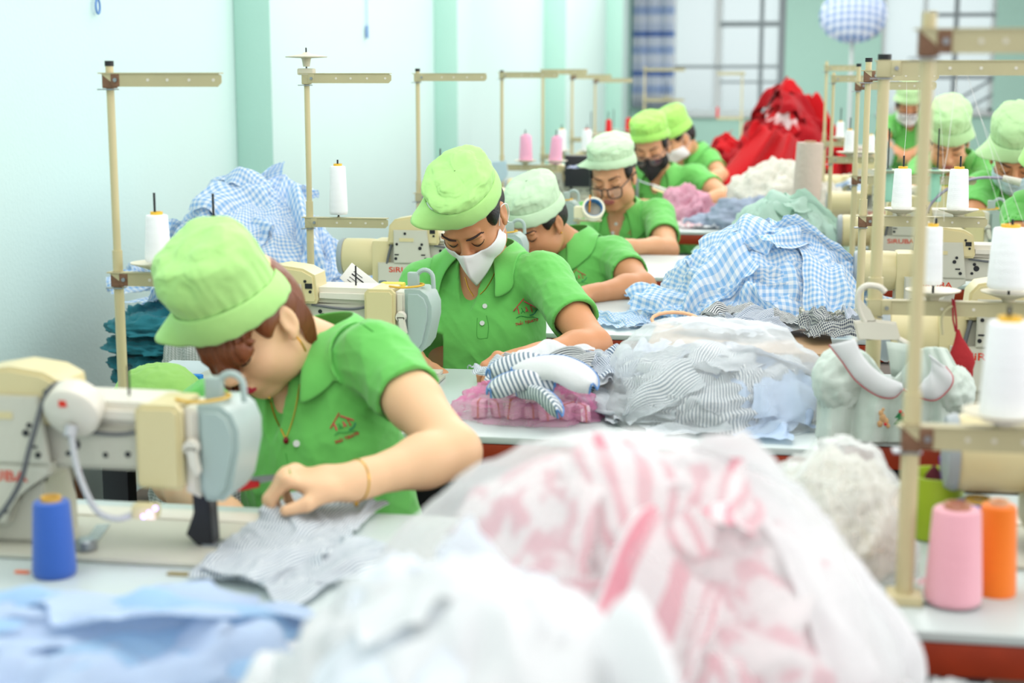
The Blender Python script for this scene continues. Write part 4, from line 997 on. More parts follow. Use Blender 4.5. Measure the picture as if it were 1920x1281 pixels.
c3 = cast('w3', 'woman in a pale green cap with her face bent low beside the white mask worker', P3, .0042, 'wooden stool under the pale cap worker bent low')
P4 = dict(head=A(1150, 330, 5.60), roll=4, f=(-.18, -.92, -.32), neck=A(1160, 398, 5.72), shL=A(1235, 402, 5.70), shR=A(1096, 408, 5.72), elL=A(1250, 470, 5.42), wrL=A(1172, 462, 5.24), elR=A(1072, 470, 5.5), wrR=A(1120, 485, 5.26),
          pelvis=Z_(A(1165, 540, 5.80), .50), skin=SK_W, capm=CAP_P, tip=-62, seed=21, glasses='1E1C1E', cap=dict(tall=.150, bw=.040, flare=.035, front_up=.012), sleeve=.66, cw=1.12, chub=1.06, hs=1.0, arm=1.1)
c4 = cast('w4', 'woman wearing dark rimmed glasses and a pale cap looking down, no mask', P4, .0046, 'wooden stool under the glasses worker')
P5 = dict(head=A(1222, 276, 6.93), roll=7, f=(-.12, -.94, -.34), neck=A(1236, 325, 7.06), shL=A(1302, 332, 7.04), shR=A(1182, 335, 7.08), elL=A(1362, 372, 6.86), wrL=A(1302, 380, 6.70), elR=A(1160, 385, 6.88), wrR=A(1215, 385, 6.68),
          pelvis=Z_(A(1240, 440, 7.03), .50), skin=SK_W, capm=CAP_Y, tip=-60, seed=33, glasses='5A4A46', mask=('fold', M_mb), cap=dict(tall=.155, bw=.040, flare=.035, front_up=.01), sleeve=.55, cw=1.1, arm=1.1, handL=dict(d=(-.9, -.2, -.25), side=(0, -.8, -.5), up=(-.2, 0, 1)))
c5 = cast('w5', 'woman with glasses and a black mask holding pink cloth and wearing a wristwatch', P5, .0052, 'wooden stool under the black mask worker')
P6 = dict(head=A(1268, 258, 7.98), f=(-.66, -.5, -.55), neck=A(1296, 285, 8.15), shL=A(1330, 300, 8.09), shR=A(1262, 300, 8.23), elL=A(1352, 330, 7.93), wrL=A(1315, 345, 7.73), elR=A(1240, 345, 8.03), wrR=A(1260, 350, 7.73),
          pelvis=Z_(A(1300, 370, 8.10), .50), skin=SK_W, capm=CAP_Y, tip=-40, seed=41, mask=('pleat', M_mw), cap=dict(tall=.165, bw=.05, flare=.012), sleeve=.6, cw=1.08)
c6 = cast('w6', 'woman with a bright green cap half hidden behind the black mask worker', P6, .0062, 'wooden stool under the worker at the back of the left row')
PA = dict(head=A(1904, 290, 5.39), f=(-.10, -.80, -.58), neck=A(1910, 342, 5.51), shL=A(1985, 350, 5.47), shR=A(1842, 352, 5.51), elL=A(2010, 430, 5.27), wrL=A(1950, 440, 5.11), elR=A(1815, 425, 5.32), wrR=A(1870, 440, 5.11),
          pelvis=Z_(A(1915, 480, 5.50), .52), skin=SK_M, capm=CAP_M, tip=-60, seed=52, mask=('pleat', M_ml), cap=dict(tall=.175, bw=.05, flare=.055, front_up=.0), sleeve=.62, cw=1.0)
ca = cast('wa', 'woman in a light blue mask and flared pale cap at the right edge', PA, .0046, 'wooden stool under the light blue mask worker')
PB = dict(head=A(1778, 262, 6.37), f=(-.05, -.80, -.58), neck=A(1790, 305, 6.50), shL=A(1845, 315, 6.45), shR=A(1728, 318, 6.50), elL=A(1858, 365, 6.25), wrL=A(1800, 380, 6.09), elR=A(1712, 368, 6.25), wrR=A(1745, 385, 6.07),
          pelvis=Z_(A(1795, 400, 6.53), .52), skin=SK_W, capm=CAP_M, tip=60, seed=61, cap=dict(tall=.175, bw=.05, flare=.02), sleeve=.62, cw=1.05)
cb = cast('wb', 'unmasked woman in a tall pale cap bending down just right of the blurred pole', PB, .0055, 'wooden stool under the tall pale cap worker')
PC = dict(head=A(1704, 198, 10.1), f=(0, -.92, -.38), neck=A(1705, 222, 10.2), shL=A(1748, 232, 10.2), shR=A(1664, 232, 10.2), elL=A(1755, 268, 10.0), wrL=A(1725, 280, 9.85), elR=A(1655, 268, 10.0), wrR=A(1680, 282, 9.85),
          pelvis=Z_(A(1706, 300, 10.3), .55), skin=SK_M, capm=CAP_M, tip=-60, seed=71, glasses='1E1C1E', mask=('pleat', M_mw), cap=dict(tall=.155, bw=.045, flare=.02), sleeve=.62, cw=1.0)
cc_ = cast('wc', 'farthest woman in cap, glasses and white mask sitting before the back window', PC, .007, 'wooden stool under the farthest masked worker')
PD = dict(head=A(1985, 310, 4.28), f=(-.05, -.75, -.62), neck=A(1992, 375, 4.40), shL=A(2080, 385, 4.38), shR=A(1918, 402, 4.40), elL=A(2110, 480, 4.18), wrL=A(2060, 500, 4.03), elR=A(1905, 470, 4.24), wrR=A(1960, 500, 4.04),
          pelvis=Z_(A(1995, 560, 4.46), .50), skin=SK_M, capm=CAP_B, tip=-60, seed=81, cap=dict(tall=.16, bw=.05, flare=.03), sleeve=.62)
cd = cast('wd', 'worker cut off by the right edge, only her green sleeve showing', PD, .007, 'wooden stool under the worker cut off at the right edge')
# ---- things on the workers' clothes and skin
def adorn(c, fn): traced(c, c['root'], lambda: fn(world_bvh(c)))
M_seam = mat('seam_green', '4FA046', .9, var=0)
def btn(bv, r, px, py, s=1.0):
    p = on_surf(bv, [(px, py)], .001)
    if p: d = -ray(px, py).normalized(); MB().cone(p[0], p[0] + d * .0028, .0056 * s, .0052 * s, 18).build('button', M_btn, r)
def a1(bv):
    r = c1['root']; s = c1['shirt']
    logo(bv, 640, 786, 1.1, s, -14)
    trace('necklace', bv, [(505, 745), (515, 780), (527, 805), (536, 824)], .0012, M_gold, r, .0012, 4)
    trace('necklace', bv, [(536, 824), (548, 790), (556, 757), (562, 720)], .0010, M_gold, r, .0012, 4)
    p = on_surf(bv, [(536, 826)], .003)
    if p: MB().sph(p[0], .0045, (1, 1, 1.3)).build('pendant', mat('ruby', '7A1420', .2), r)
    btn(bv, s, 556, 832)
    trace('placket_seam', bv, [(536, 850), (540, 870), (545, 890)], .0010, M_seam, s, .0001, 2)
    trace('shoulder_seam', bv, [(600, 590), (640, 600), (676, 607), (700, 622)], .0013, M_seam, s, .0001, 4)
adorn(c1, a1)
def a2(bv):
    r = c2['root']; s = c2['shirt']
    logo(bv, 984, 571, 1.0, s, -4)
    trace('necklace', bv, [(872, 520), (878, 540), (888, 556)], .0011, M_gold, r, .001, 4)
    trace('necklace', bv, [(932, 490), (926, 515), (912, 540), (900, 552)], .0011, M_gold, r, .001, 4)
def a2b(bv):
    s = c2['shirt']; btn(bv, s, 909, 574); btn(bv, s, 904, 606)
    trace('placket_seam', bv, [(912, 592), (916, 612), (914, 634)], .0010, M_seam, s, .0001, 4); trace('placket_seam', bv, [(895, 596), (894, 614), (896, 634), (914, 634)], .0008, M_seam, s, .0001, 4)
adorn(c2, a2); adorn(c2, a2b)
adorn(c4, lambda bv: [btn(bv, c4['shirt'], 1155, 420, 1.1), btn(bv, c4['shirt'], 1149, 437, 1.1)])
adorn(c3, lambda bv: logo(bv, 1083, 512, .75, c3['shirt'], -4, False))
adorn(c4, lambda bv: logo(bv, 1190, 432, .62, c4['shirt'], 0, False))
adorn(c5, lambda bv: logo(bv, 1268, 352, .4, c5['shirt'], 0, False))
# jewellery
def local(c, p): return Vector(np.array(p) - c['O'])
H = c1['H']
MB().tube(spline([H(.080, .002, -.034), H(.083, .004, -.045), H(.083, .006, -.058), H(.081, .006, -.066)], 4), .0018, 6).build('earring', M_gold, c1['root'])
H = c2['H']; MB().sph(H(.083, .003, -.030), .0024).build('earring', mat('silver_stud', 'E8ECEF', .15, metal=.9), c2['root'])
H = c3['H']; MB().sph(H(.083, .003, -.032), .0026).build('earring', M_gold, c3['root'])
def ring_around(c, key, frac, rad, m_, name, r=.0014, tag_=False):
    J = c['J']; a, b = J['el' + key], J['wr' + key]; p = a + (b - a) * frac; n = unit(b - a); u = unit(np.cross(n, V3(0, 0, 1))); v = np.cross(n, u)
    pts = [Vector(p + (u * math.cos(t / 24 * 2 * math.pi) + v * math.sin(t / 24 * 2 * math.pi)) * rad + n * .006 * math.sin(t / 24 * 2 * math.pi)) for t in range(25)]
    mb = MB().tube(pts, r, 6)
    return mb, p, u, v
mb, p, u, v = ring_around(c1, 'L', .93, .0285, M_gold, 'bracelet'); mb.sph(p + V3(0, -.006, -.030), .0034, (1, 1, 1.6)).build('bracelet', M_gold, c1['root'])
mb, p, u, v = ring_around(c5, 'L', .85, .031, M_gold, 'watch', .003); mb.cone(p + v * .03, p + v * .036, .016, .015, 20).build('wristwatch', mat('watch_gold', 'B78A4A', .3, metal=.6), c5['root'])
# small red and grey snips in worker 1's right hand
q = thing('thread_snips', 'red handled grey thread snips held behind the needle by the fringe worker', 'snips', tuple(at(470, 905, 2.02)))
MB().prism([(-.02, -.014), (.012, -.006), (.014, .004), (-.02, .002)], -.003, .003, .001).build('grip', mat('red_plastic', 'CC1E26', .4), q)
MB().prism([(.0, -.004), (.04, .006), (.04, .014), (.0, .008)], -.002, .002, .001).build('blade', M_steel, q)
# ------------------------------------------------------------------ cloth: garments dropped and crumpled by simulation, then laid in heaps
def simulate(n, nx, size, frames, seed, dome=None, spread=.1, drop=.05, comp=(.5, .7), wave=.03, q=3, hf=.9):
    """returns a list of crumpled sheets [(verts, faces, uvs)] that fell on a floor (and on a dome, when given)"""
    rnd = random.Random(seed); verts, faces, uvs, isl = [], [], [], []
    for k in range(n):
        w = size * rnd.uniform(.75, 1.2); hh = size * rnd.uniform(.8, 1.9); ny = max(10, int(nx * hh / w)); a = rnd.uniform(0, 6.28)
        rr = spread * math.sqrt(rnd.random()); aa = k * 2.4; cx, cy = rr * math.cos(aa), rr * math.sin(aa); z0 = .05 + (dome[2] if dome else 0) + k * drop
        off = len(verts); ca, cb = rnd.uniform(*comp), rnd.uniform(comp[0] + .1, comp[1] + .2); ph = rnd.uniform(0, 9)
        for j in range(ny + 1):
            for i in range(nx + 1):
                x = (i / nx - .5) * w; y = (j / ny - .5) * hh
                z = wave * 1.3 * noise.noise(Vector((x * 7 + ph, y * 6, k))) + wave * hf * noise.noise(Vector((x * 15 + ph, y * 5, k)))
                xx = x * ca + .012 * noise.noise(Vector((x * 11, y * 11, k + 5))); yy = y * cb
                verts.append((cx + xx * math.cos(a) - yy * math.sin(a), cy + xx * math.sin(a) + yy * math.cos(a), z0 + z)); uvs.append((x, y))
        fs = [(off + j * (nx + 1) + i, off + j * (nx + 1) + i + 1, off + (j + 1) * (nx + 1) + i + 1, off + (j + 1) * (nx + 1) + i) for j in range(ny) for i in range(nx)]
        faces += fs; isl.append((off, len(verts), [tuple(v - off for v in f) for f in fs]))
    me = bpy.data.meshes.new('sim'); me.from_pydata(verts, [], faces); ob = bpy.data.objects.new('sim', me); COL.objects.link(ob)
    ob.shape_key_add(name='Basis'); rk = ob.shape_key_add(name='rest')
    rk.data.foreach_set('co', np.array([(u, v, 0) for u, v in uvs], np.float32).ravel())
    m = ob.modifiers.new('c', 'CLOTH'); s = m.settings; s.rest_shape_key = rk; s.quality = q; s.mass = .15; s.tension_stiffness = 15; s.compression_stiffness = 15; s.shear_stiffness = 5; s.bending_stiffness = .25; s.air_damping = 1.5
    c = m.collision_settings; c.use_self_collision = True; c.self_distance_min = .004; c.distance_min = .004; c.collision_quality = 2; c.self_friction = 12
    cols = [meshobj('fl', [(-3, -3, 0), (3, -3, 0), (3, 3, 0), (-3, 3, 0)], [(0, 1, 2, 3)])]
    if dome:
        P = []; 
        for j in range(13):
            t = j / 12 * math.pi / 2
            P += [(dome[0] * math.cos(t) * math.cos(i / 32 * 2 * math.pi), dome[1] * math.cos(t) * math.sin(i / 32 * 2 * math.pi), dome[2] * math.sin(t)) for i in range(32)]
        cols.append(meshobj('dm', P, [(j * 32 + i, j * 32 + (i + 1) % 32, (j + 1) * 32 + (i + 1) % 32, (j + 1) * 32 + i) for j in range(12) for i in range(32)]))
    for o in cols: o.modifiers.new('k', 'COLLISION'); o.collision.cloth_friction = 30; o.collision.thickness_outer = .005
    m.point_cache.frame_start = 1; m.point_cache.frame_end = frames + 2
    hidden = [o for o in SC.objects if o is not ob and o not in cols and not o.hide_viewport]
    for f in range(1, frames + 1): SC.frame_set(f)
    e = ob.evaluated_get(bpy.context.evaluated_depsgraph_get()); co = np.empty(len(verts) * 3); e.data.vertices.foreach_get('co', co); co = co.reshape(-1, 3)
    for o in [ob] + cols: bpy.data.objects.remove(o)
    SC.frame_set(1)
    print('SIM', n, len(verts), time.time() - T0, co.min(0), co.max(0), flush=True)
    return [(co[a:b], f, uvs[a:b]) for a, b, f in isl]
_t = time.time()
HEAP = simulate(22, 15, .24, 28, 5, dome=(.23, .19, .15), spread=.22, drop=.014, comp=(.5, .75), wave=.05)
SOFT = simulate(5, 24, .36, 26, 21, None, spread=.05, drop=.05, comp=(.78, .88), wave=.08, hf=.35)
FLAT = simulate(8, 26, .38, 30, 11, None, spread=.16, drop=.03, comp=(.42, .6), wave=.04)
SHEET = {}
def sheet_mesh(kind, i, M_, uvk=1.0):
    key = (kind, i, M_.name)
    if key in SHEET: return SHEET[key]
    co, f, uv = dict(h=HEAP, f=FLAT, s=SOFT)[kind][i]; c = co.mean(0); c[2] = 0
    me = bpy.data.meshes.new('garment'); me.from_pydata([tuple(x) for x in (co - (0, 0, 0))], [], f); me.polygons.foreach_set('use_smooth', [True] * len(me.polygons))
    ul = me.uv_layers.new(name='UV'); ar = np.empty(len(me.loops), dtype=np.int32); me.loops.foreach_get('vertex_index', ar); ul.data.foreach_set('uv', np.asarray(uv, np.float32)[ar].ravel() * uvk)
    me.materials.append(M_); SHEET[key] = me; return me
def heap(label, cat, group, loc, sc, mats, rz=0, kind='h', which=None, name='garment', core=None, corelabel=None, dome=None, rxy=(0, 0)):
    """a heap of crumpled garments, each its own object, over a folded core"""
    n = len(dict(h=HEAP, f=FLAT, s=SOFT)[kind]); out = []
    for k, i in enumerate(which if which is not None else range(n)):
        m_ = mats[k % len(mats)]; o = bpy.data.objects.new(name, sheet_mesh(kind, i, m_)); COL.objects.link(o)
        o.location = loc; o.rotation_euler = (rxy[0], rxy[1], rz); o.scale = sc
        q = o.modifiers.new('sub', 'SUBSURF'); q.levels = 1; q.render_levels = 1
        lb = label if isinstance(label, str) else label[k % len(label)]
        tag(o, lb, cat, group); out.append(o)
        co = dict(h=HEAP, f=FLAT, s=SOFT)[kind][i][0]; e = Matrix.Rotation(rz, 3, 'Z') @ Vector(co.mean(0)); o['_c'] = (e.x * sc[0], e.y * sc[1], float(np.percentile(co[:, 2], 90)))
    if len(out) > 2:
        zs = sorted(o['_c'][2] for o in out); dims = 'low mid high'.split()
        for o in out:
            x, y, z = o['_c']; rank = zs.index(z) / (len(zs) - 1)
            lv = 'topmost' if rank == 1 else ('lowest' if rank == 0 else ('upper' if rank > .62 else ('lower' if rank < .3 else 'middle')))
            sd = ('left' if x < -.03 else ('right' if x > .03 else 'centre')); dp = ('front' if y < -.025 else ('back' if y > .025 else ''))
            w = o['label'].split(); o['label'] = ' '.join(w[:12]) + ', ' + ('topmost' if lv == 'topmost' else ('lowest' if lv == 'lowest' else ' '.join(q for q in (lv, sd, dp) if q)))
    for o in out: del o['_c']
    if core is not None:
        o = mound(name='garment_pile', m=core, loc=loc, r=(.245 * sc[0], .205 * sc[1], .155 * sc[2]), rz=rz, amp=.02, seed=len(SHEET)); tag(o, corelabel, cat, group, 'stuff')
    return out
def mound(name, m, loc, r, rz=0, amp=.03, seed=1, fr=4, nu=72, nv=30, parent=None, ridged=1.0, pw=1.0, full=False):
    V, UV = [], []; so = Vector((seed * 3.1, seed * 1.7, 0)); c, s = math.cos(rz), math.sin(rz)
    for j in range(nv + 1):
        t = j / nv * (math.pi if full else math.pi / 2) - (math.pi / 2 if full else 0)
        for i in range(nu):
            a = 2 * math.pi * i / nu; d = Vector((math.cos(t) * math.cos(a), math.cos(t) * math.sin(a), math.sin(t)))
            n1 = noise.noise(d * fr * .5 + so); n2 = (1 - abs(noise.noise(d * fr + so + Vector((n1, n1, 0))) * 2.2)) ; n3 = 1 - abs(noise.noise(d * fr * 2.3 + so * 2) * 2.2)
            k = amp * (n1 * 1.6 + ridged * n2 + .45 * ridged * n3)
            x, y, z = d.x * r[0] + d.x * k, d.y * r[1] + d.y * k, max(0 if not full else -9, abs(d.z) ** pw * (1 if d.z > 0 else -1) * r[2] + d.z * k)
            V.append((x * c - y * s, x * s + y * c, z)); UV.append((a * r[0], t * r[2] * 1.5 + .3 * n1 * r[0]))
    F = [(j * nu + i, j * nu + (i + 1) % nu, (j + 1) * nu + (i + 1) % nu, (j + 1) * nu + i) for j in range(nv) for i in range(nu)]
    return meshobj(name, V, F, m, parent, uvs=UV, loc=loc)
G_blue = fabric('blue_gingham', 'F4F9FC', '93C5F0', 'gingham', 55, .3)
G_blue2 = fabric('blue_gingham_fine', 'F2F7FC', '93C0EC', 'gingham', 66, .3)
G_stripe = fabric('grey_stripe', 'F2F6F7', '8797A4', 'stripe', 170, .2)
G_stripeb = fabric('grey_stripe_bold', 'F0F4F6', '7D90A0', 'stripe', 120, .2)
G_stripe2 = fabric('blue_grey_stripe', 'E8EEF4', '5F7590', 'stripe', 130, .2)
G_dark = fabric('dark_stripe', 'E9ECEA', '39444E', 'stripe', 120, .25)
G_navy = fabric('navy_check', 'D9DDD6', '2F3B55', 'gingham', 70, .25)
G_floral = fabric('beige_floral', 'E4E0CF', '7D8C8C', 'blotch', 90, .25)
G_white = fabric('white_cotton', 'F5F7F8', None, bump=.3, transl=.35)
G_pale = fabric('pale_blue_cotton', 'C7DBF4', None, bump=.3, transl=.3)
G_pale2 = fabric('sky_cotton', 'A9CDEC', None, bump=.3)
G_mint = fabric('mint_cotton', 'C4E2D3', None, bump=.3); G_mint2 = fabric('pale_mint_cotton', 'E3EFE6', None, bump=.3)
G_red = fabric('red_jersey', 'C8101A', None, bump=.4, transl=.1); G_red2 = fabric('red_dark_jersey', 'A50C18', None, bump=.4, transl=.1); G_reds = fabric('red_white_pattern', 'C8141E', 'F0D8D8', 'blotch', 12, .3)
G_teal = fabric('teal_cotton', '2E7C88', None, bump=.4, transl=.1); G_lime = fabric('lime_cotton', 'A6DA78', None, bump=.2)
G_pinks = fabric('pink_white_stripe', 'F8F5F5', 'EFA9B6', 'stripe', 30, .3, .4); G_pinkb = fabric('pink_blotch', 'FCF7F7', 'F2BAC4', 'blotch', 26, .3, .4); G_pink = fabric('pink_cotton', 'F3BDD0', None, bump=.3, transl=.35)
G_lav = fabric('lavender_cotton', 'C9BEDD', None, bump=.3); G_gb = fabric('grey_blue_cotton', 'A9B7CC', None, bump=.3); G_lace = fabric('cream_lace', 'F3F1E6', 'E4E1D2', 'blotch', 120, .4)
G_rs = fabric('red_white_bold_stripe', 'F2F0EE', 'C01C2C', 'stripe', 36, .3)
# middle gingham heap on the third table
c = at(1418, 520, 3.92)
heap('crumpled light blue gingham garment in the big heap on the third left table', 'garment', 'gingham garments heaped on the third table', (c.x, 3.92, .752), (.98, 1.0, 1.22), [G_blue], .3, core=G_blue, corelabel='folded gingham mass under the big checked heap on the third left table')
heap('light blue gingham piece trailing flat at the table edge below the checked heap', 'garment', 'gingham pieces trailing at the table edge', (at(1195, 585, 3.78).x, 3.80, .753), (.62, .42, .55), [G_blue], .6, kind='f', which=[0, 2, 4])
# gingham heap against the wall, on a rack over a stack of teal garments
wc = at(430, 500, 4.35)
heap('light blue gingham garment in the tall heap against the left wall', 'garment', 'gingham garments heaped by the wall', (wc.x + .06, 4.35, .72), (1.10, 1.25, 1.75), [G_blue2], 1.9, core=G_blue2, corelabel='gingham mass inside the tall heap against the left wall')
heap('gingham strip hanging off the low side of the wall heap', 'garment', 'gingham strips below the wall heap', (at(300, 560, 4.1).x, 4.12, .70), (.6, .6, .7), [G_blue2], 1.0, kind='f', which=[0, 3, 5])
rk = thing('garment_rack', 'low wooden bench under the gingham heap by the left wall', 'bench', (-1.55, 4.3, 0))
MB().box(-.42, .42, -.35, .4, .30, .34, .004).build('bench_top', mat('bench_wood', '8A6244', .6, var=.2), rk)
for a in (-.38, .38):
    for b in (-.3, .35): MB().box(a - .02, a + .02, b - .02, b + .02, 0, .3).build('leg', mat('bench_wood', '8A6244', .6), rk)
tc_ = at(285, 640, 4.05)
for k in range(7):
    o = mound('folded_garment', G_teal, (tc_.x + .05 + .012 * math.sin(k * 2.1), 4.08, .345 + k * .052), (.17, .16, .05), rz=k * .7, amp=.016, seed=30 + k, fr=5)
    tag(o, 'folded dark teal garment in the stack under the gingham heap by the wall', 'garment', 'teal garments stacked by the wall')
o = mound('sack', fabric('white_grey_check', 'E8EBE6', 'A9B5AA', 'gingham', 70, .3), (at(330, 660, 3.7).x, 3.86, 0), (.14, .12, .74), amp=.02, seed=9); tag(o, 'white and grey checked sack beside the teal stack', 'sack')
# green work cap cloth behind the nearest machine
o = mound('green_cloth', G_lime, (at(292, 740, 2.70).x, 2.72, .752), (.085, .07, .062), amp=.006, seed=14, fr=1.8, ridged=.6); tag(o, 'light green folded cloth lying behind the nearest sewing machine', 'cloth')
o = MB().box(-.02, .02, -.01, .01, 0, .035, .004).build('box_blue', mat('blue_plastic', '1E7FD0', .4), loc=(at(346, 712, 2.74).x, 2.78, .752)); o.name = 'plastic_box'; tag(o, 'small bright blue plastic box behind the fringe worker', 'box')
# striped cloth being sewn by worker 1
c = at(560, 1015, 1.86)
heap('grey and white striped garment under the needle of the nearest machine', 'garment', None, (c.x + .0, 1.86, .753), (.72, .62, .50), [G_stripeb], 2.2, kind='s', which=[0])
heap('fine striped cloth panel lying in folds beside the needle, nearer the camera', 'garment', None, (c.x + .035, 1.76, .754), (.55, .46, .36), [G_stripeb], 1.1, kind='s', which=[2])
# foreground loose garments
heap('plain pale blue garment in the blurred heap at the lower left', 'garment', 'pale blue garments closest to the camera', (-.66, 1.22, .752), (1.25, .85, .60), [G_pale, G_pale2, G_pale], .8, kind='h', which=[1, 5, 9, 13, 17, 21], core=G_pale, corelabel='pale blue cotton mass under the lower left blurred heap')
heap('white garment with faint blue sheen in the blurred heap at the bottom', 'garment', 'white garments at the bottom', (-.21, 1.04, .752), (1.28, .80, 1.40), [G_white, fabric('ice_cotton', 'EEF4FB', None, transl=.35)], 2.0, kind='h', which=[0, 2, 4, 6, 8, 10, 12, 14, 16, 18, 20], core=G_white, corelabel='white cotton mass under the bottom blurred heap')
# big clear bag of pink and white garments
bx, by = at(1165, 1000, 1.42).x, 1.42
heap('pink and white garment inside the big clear bag in the foreground', 'garment', 'pink and white garments in the big bag', (bx, by, .755), (.98, .97, 1.24), [G_pinks, G_white, G_pinkb, G_white, G_pinks], .9, kind='h', core=G_pinkb, corelabel='pink and white garment mass inside the big foreground bag')
o = mound('plastic_bag', plastic_film('clear_bag_film'), (bx, by, .753), (.255, .225, .245), amp=.012, seed=5, fr=2.2, pw=.85); tag(o, 'big clear plastic bag bulging with pink and white garments in the foreground', 'plastic bag')
heap('broad pale blue garment folded over the top of the lower left heap', 'garment', 'broad pale blue garments on the lower left heap', (-.66, 1.26, .800), (.95, .70, .85), [G_pale, G_pale2], .9, kind='s', which=[1, 4])
o = mound('plastic_bag', plastic_film('clear_bag_film'), (at(1760, 1250, 1.4).x, 1.36, .74), (.09, .07, .05), amp=.02, seed=8, fr=3); tag(o, 'empty clear plastic bag corner crumpled at the lower right', 'plastic bag')
# creamy lace bag
lx = at(1570, 900, 1.92).x
o = mound('lace_trim_pile', G_lace, (lx, 1.93, .753), (.085, .10, .12), amp=.010, seed=22, fr=6, pw=.8); tag(o, 'cream lace trimmings heaped in a clear bag behind the pink bag', 'lace', kind='stuff')
o = mound('plastic_bag', plastic_film('clear_bag_film'), (lx, 1.93, .753), (.098, .115, .14), amp=.010, seed=23, fr=3); tag(o, 'clear plastic bag holding cream lace trimmings', 'plastic bag')
# second clear bag with striped garments on the second table
cx_ = at(1335, 760, 2.78).x
heap('grey striped garment inside the clear bag on the second table', 'garment', 'striped garments in the second bag', (cx_, 2.78, .753), (.74, .80, .60), [G_stripe, G_stripe2, G_pale, G_stripe], .2, kind='h', which=None, core=G_stripe, corelabel='striped garment mass inside the second clear bag')
o = mound('plastic_bag', plastic_film('clear_bag_film'), (cx_ + .01, 2.77, .752), (.205, .2, .165), amp=.012, seed=44, fr=2.2, pw=.8); tag(o, 'clear plastic bag over striped garments on the second left table', 'plastic bag')
# ------------------------------------------------------------------ smaller things
def heap_px(label, cat, group, px, pyb, Y, sc, mats, rz, **k):
    c = at(px, pyb, Y); return heap(label, cat, group, (c.x, Y, k.pop('z', .753)), sc, mats, rz, **k)
# striped collars and a pink bag of bundles on the second table
pc = at(985, 770, 2.66)
for k in range(7):
    x, y, w = pc.x - .082 + .031 * k, 2.655 + .012 * (k % 2), .013
    t = thing('paper_bundle', 'pink white paper bundle with a rubber band inside the pink bag', 'bundle', (x, y, .753), .55 * math.sin(k * 2.3), 'bundles in the pink bag'); t.scale = (1 + .25 * math.sin(k * 5), 1, 1 + .25 * math.sin(k * 3.7)); t.rotation_euler[1] = .18 * math.sin(k * 4.1)
    MB().box(-w, w, -.016, .016, 0, .030, .005).build('paper_stack', mat('pale_pink_paper', 'F2D3DC', .7), t)
    MB().box(-.0015, .0015, -.0168, .0168, -.0005, .0308).build('rubber_band', mat('amber_rubber', 'C98A4A', .5), t)
o = mound('plastic_bag', plastic_film('pink_bag_film', 'F99ACA', .68), (pc.x + .005, 2.665, .752), (.118, .06, .058), amp=.014, seed=61, fr=3.5, pw=.8); tag(o, 'pink plastic bag of small bundles on the edge of the second left table', 'plastic bag')
heap_px('grey striped blouse part spilling over the pink bag', 'garment', 'striped parts over the pink bag', 1060, 700, 2.80, (.74, .46, .75), [G_stripeb, G_stripe2, G_white, G_dark], .4, kind='f', z=.80)
heap_px('striped sleeve in the row of pieces behind the pink bag', 'garment', 'striped pieces behind the pink bag', 1150, 690, 2.86, (.52, .40, .55), [G_stripe, G_stripe2], 2.4, kind='f', which=[0, 2, 3, 5, 6], z=.80)
M_piping = mat('blue_piping', '5E8EC9', .7)
def collar_piece(label, p, yaw, L, w, tilt=(0, 0), bend=60, m=G_white, pip=M_piping, group=None, drop=.3):
    """a curved sewn collar: white crescent with a piped edge"""
    t = thing('collar_piece', label, 'collar', tuple(p), yaw, group); t.rotation_euler = (tilt[0], tilt[1], yaw)
    P, E1 = [], []; n = 26
    for i in range(n):
        u = i / (n - 1) - .5; a = R(bend) * u * 2; r = L / R(bend) / 2; q = w * (1 - (2 * abs(u)) ** 5 * .75); row = []
        for j in range(6):
            v = j / 5; rr = r + q * (v - .5); row.append(Vector((rr * math.sin(a), rr * math.cos(a) - r, .018 * math.sin(v * math.pi) + .012 * math.cos(a * 2) - drop * abs(u) * .06)))
        P.append(row); E1.append(row[-1])
    E = [P[0][j] for j in range(5, -1, -1)]
    lf = MB().grid(P).build('collar_leaf', m, t, thick=.002); ul_ = lf.data.uv_layers.new(name='UV')
    for lp in lf.data.loops: v_ = lf.data.vertices[lp.vertex_index].co; ul_.data[lp.index].uv = (v_.x + v_.z * .5, v_.y)
    MB().tube(list(reversed(E))[:0] + [r_[-1] for r_ in P], .0022, 6).tube(P[-1][::-1], .0020, 6).tube(P[0], .0020, 6).build('piped_edge', pip, t)
    return t
z = .845
collar_piece('long white collar piece with blue piping, upper one on the striped pile', at(1045, 700, 2.62), -.25, .16, .066, (R(30), R(6)), 34)
collar_piece('white collar piece with blue piping at the left end of the striped pile', at(975, 722, 2.60), .35, .12, .048, (R(35), R(-4)), 30, G_stripeb)
collar_piece('narrow blue piped collar hanging over the pink bundles', at(1020, 752, 2.575), -.75, .12, .030, (R(30), R(10)), 25, G_stripeb)
collar_piece('white collar piece sticking up at the back of the striped pile', at(985, 690, 2.66), .2, .14, .055, (R(25), R(0)), 35, G_stripeb)
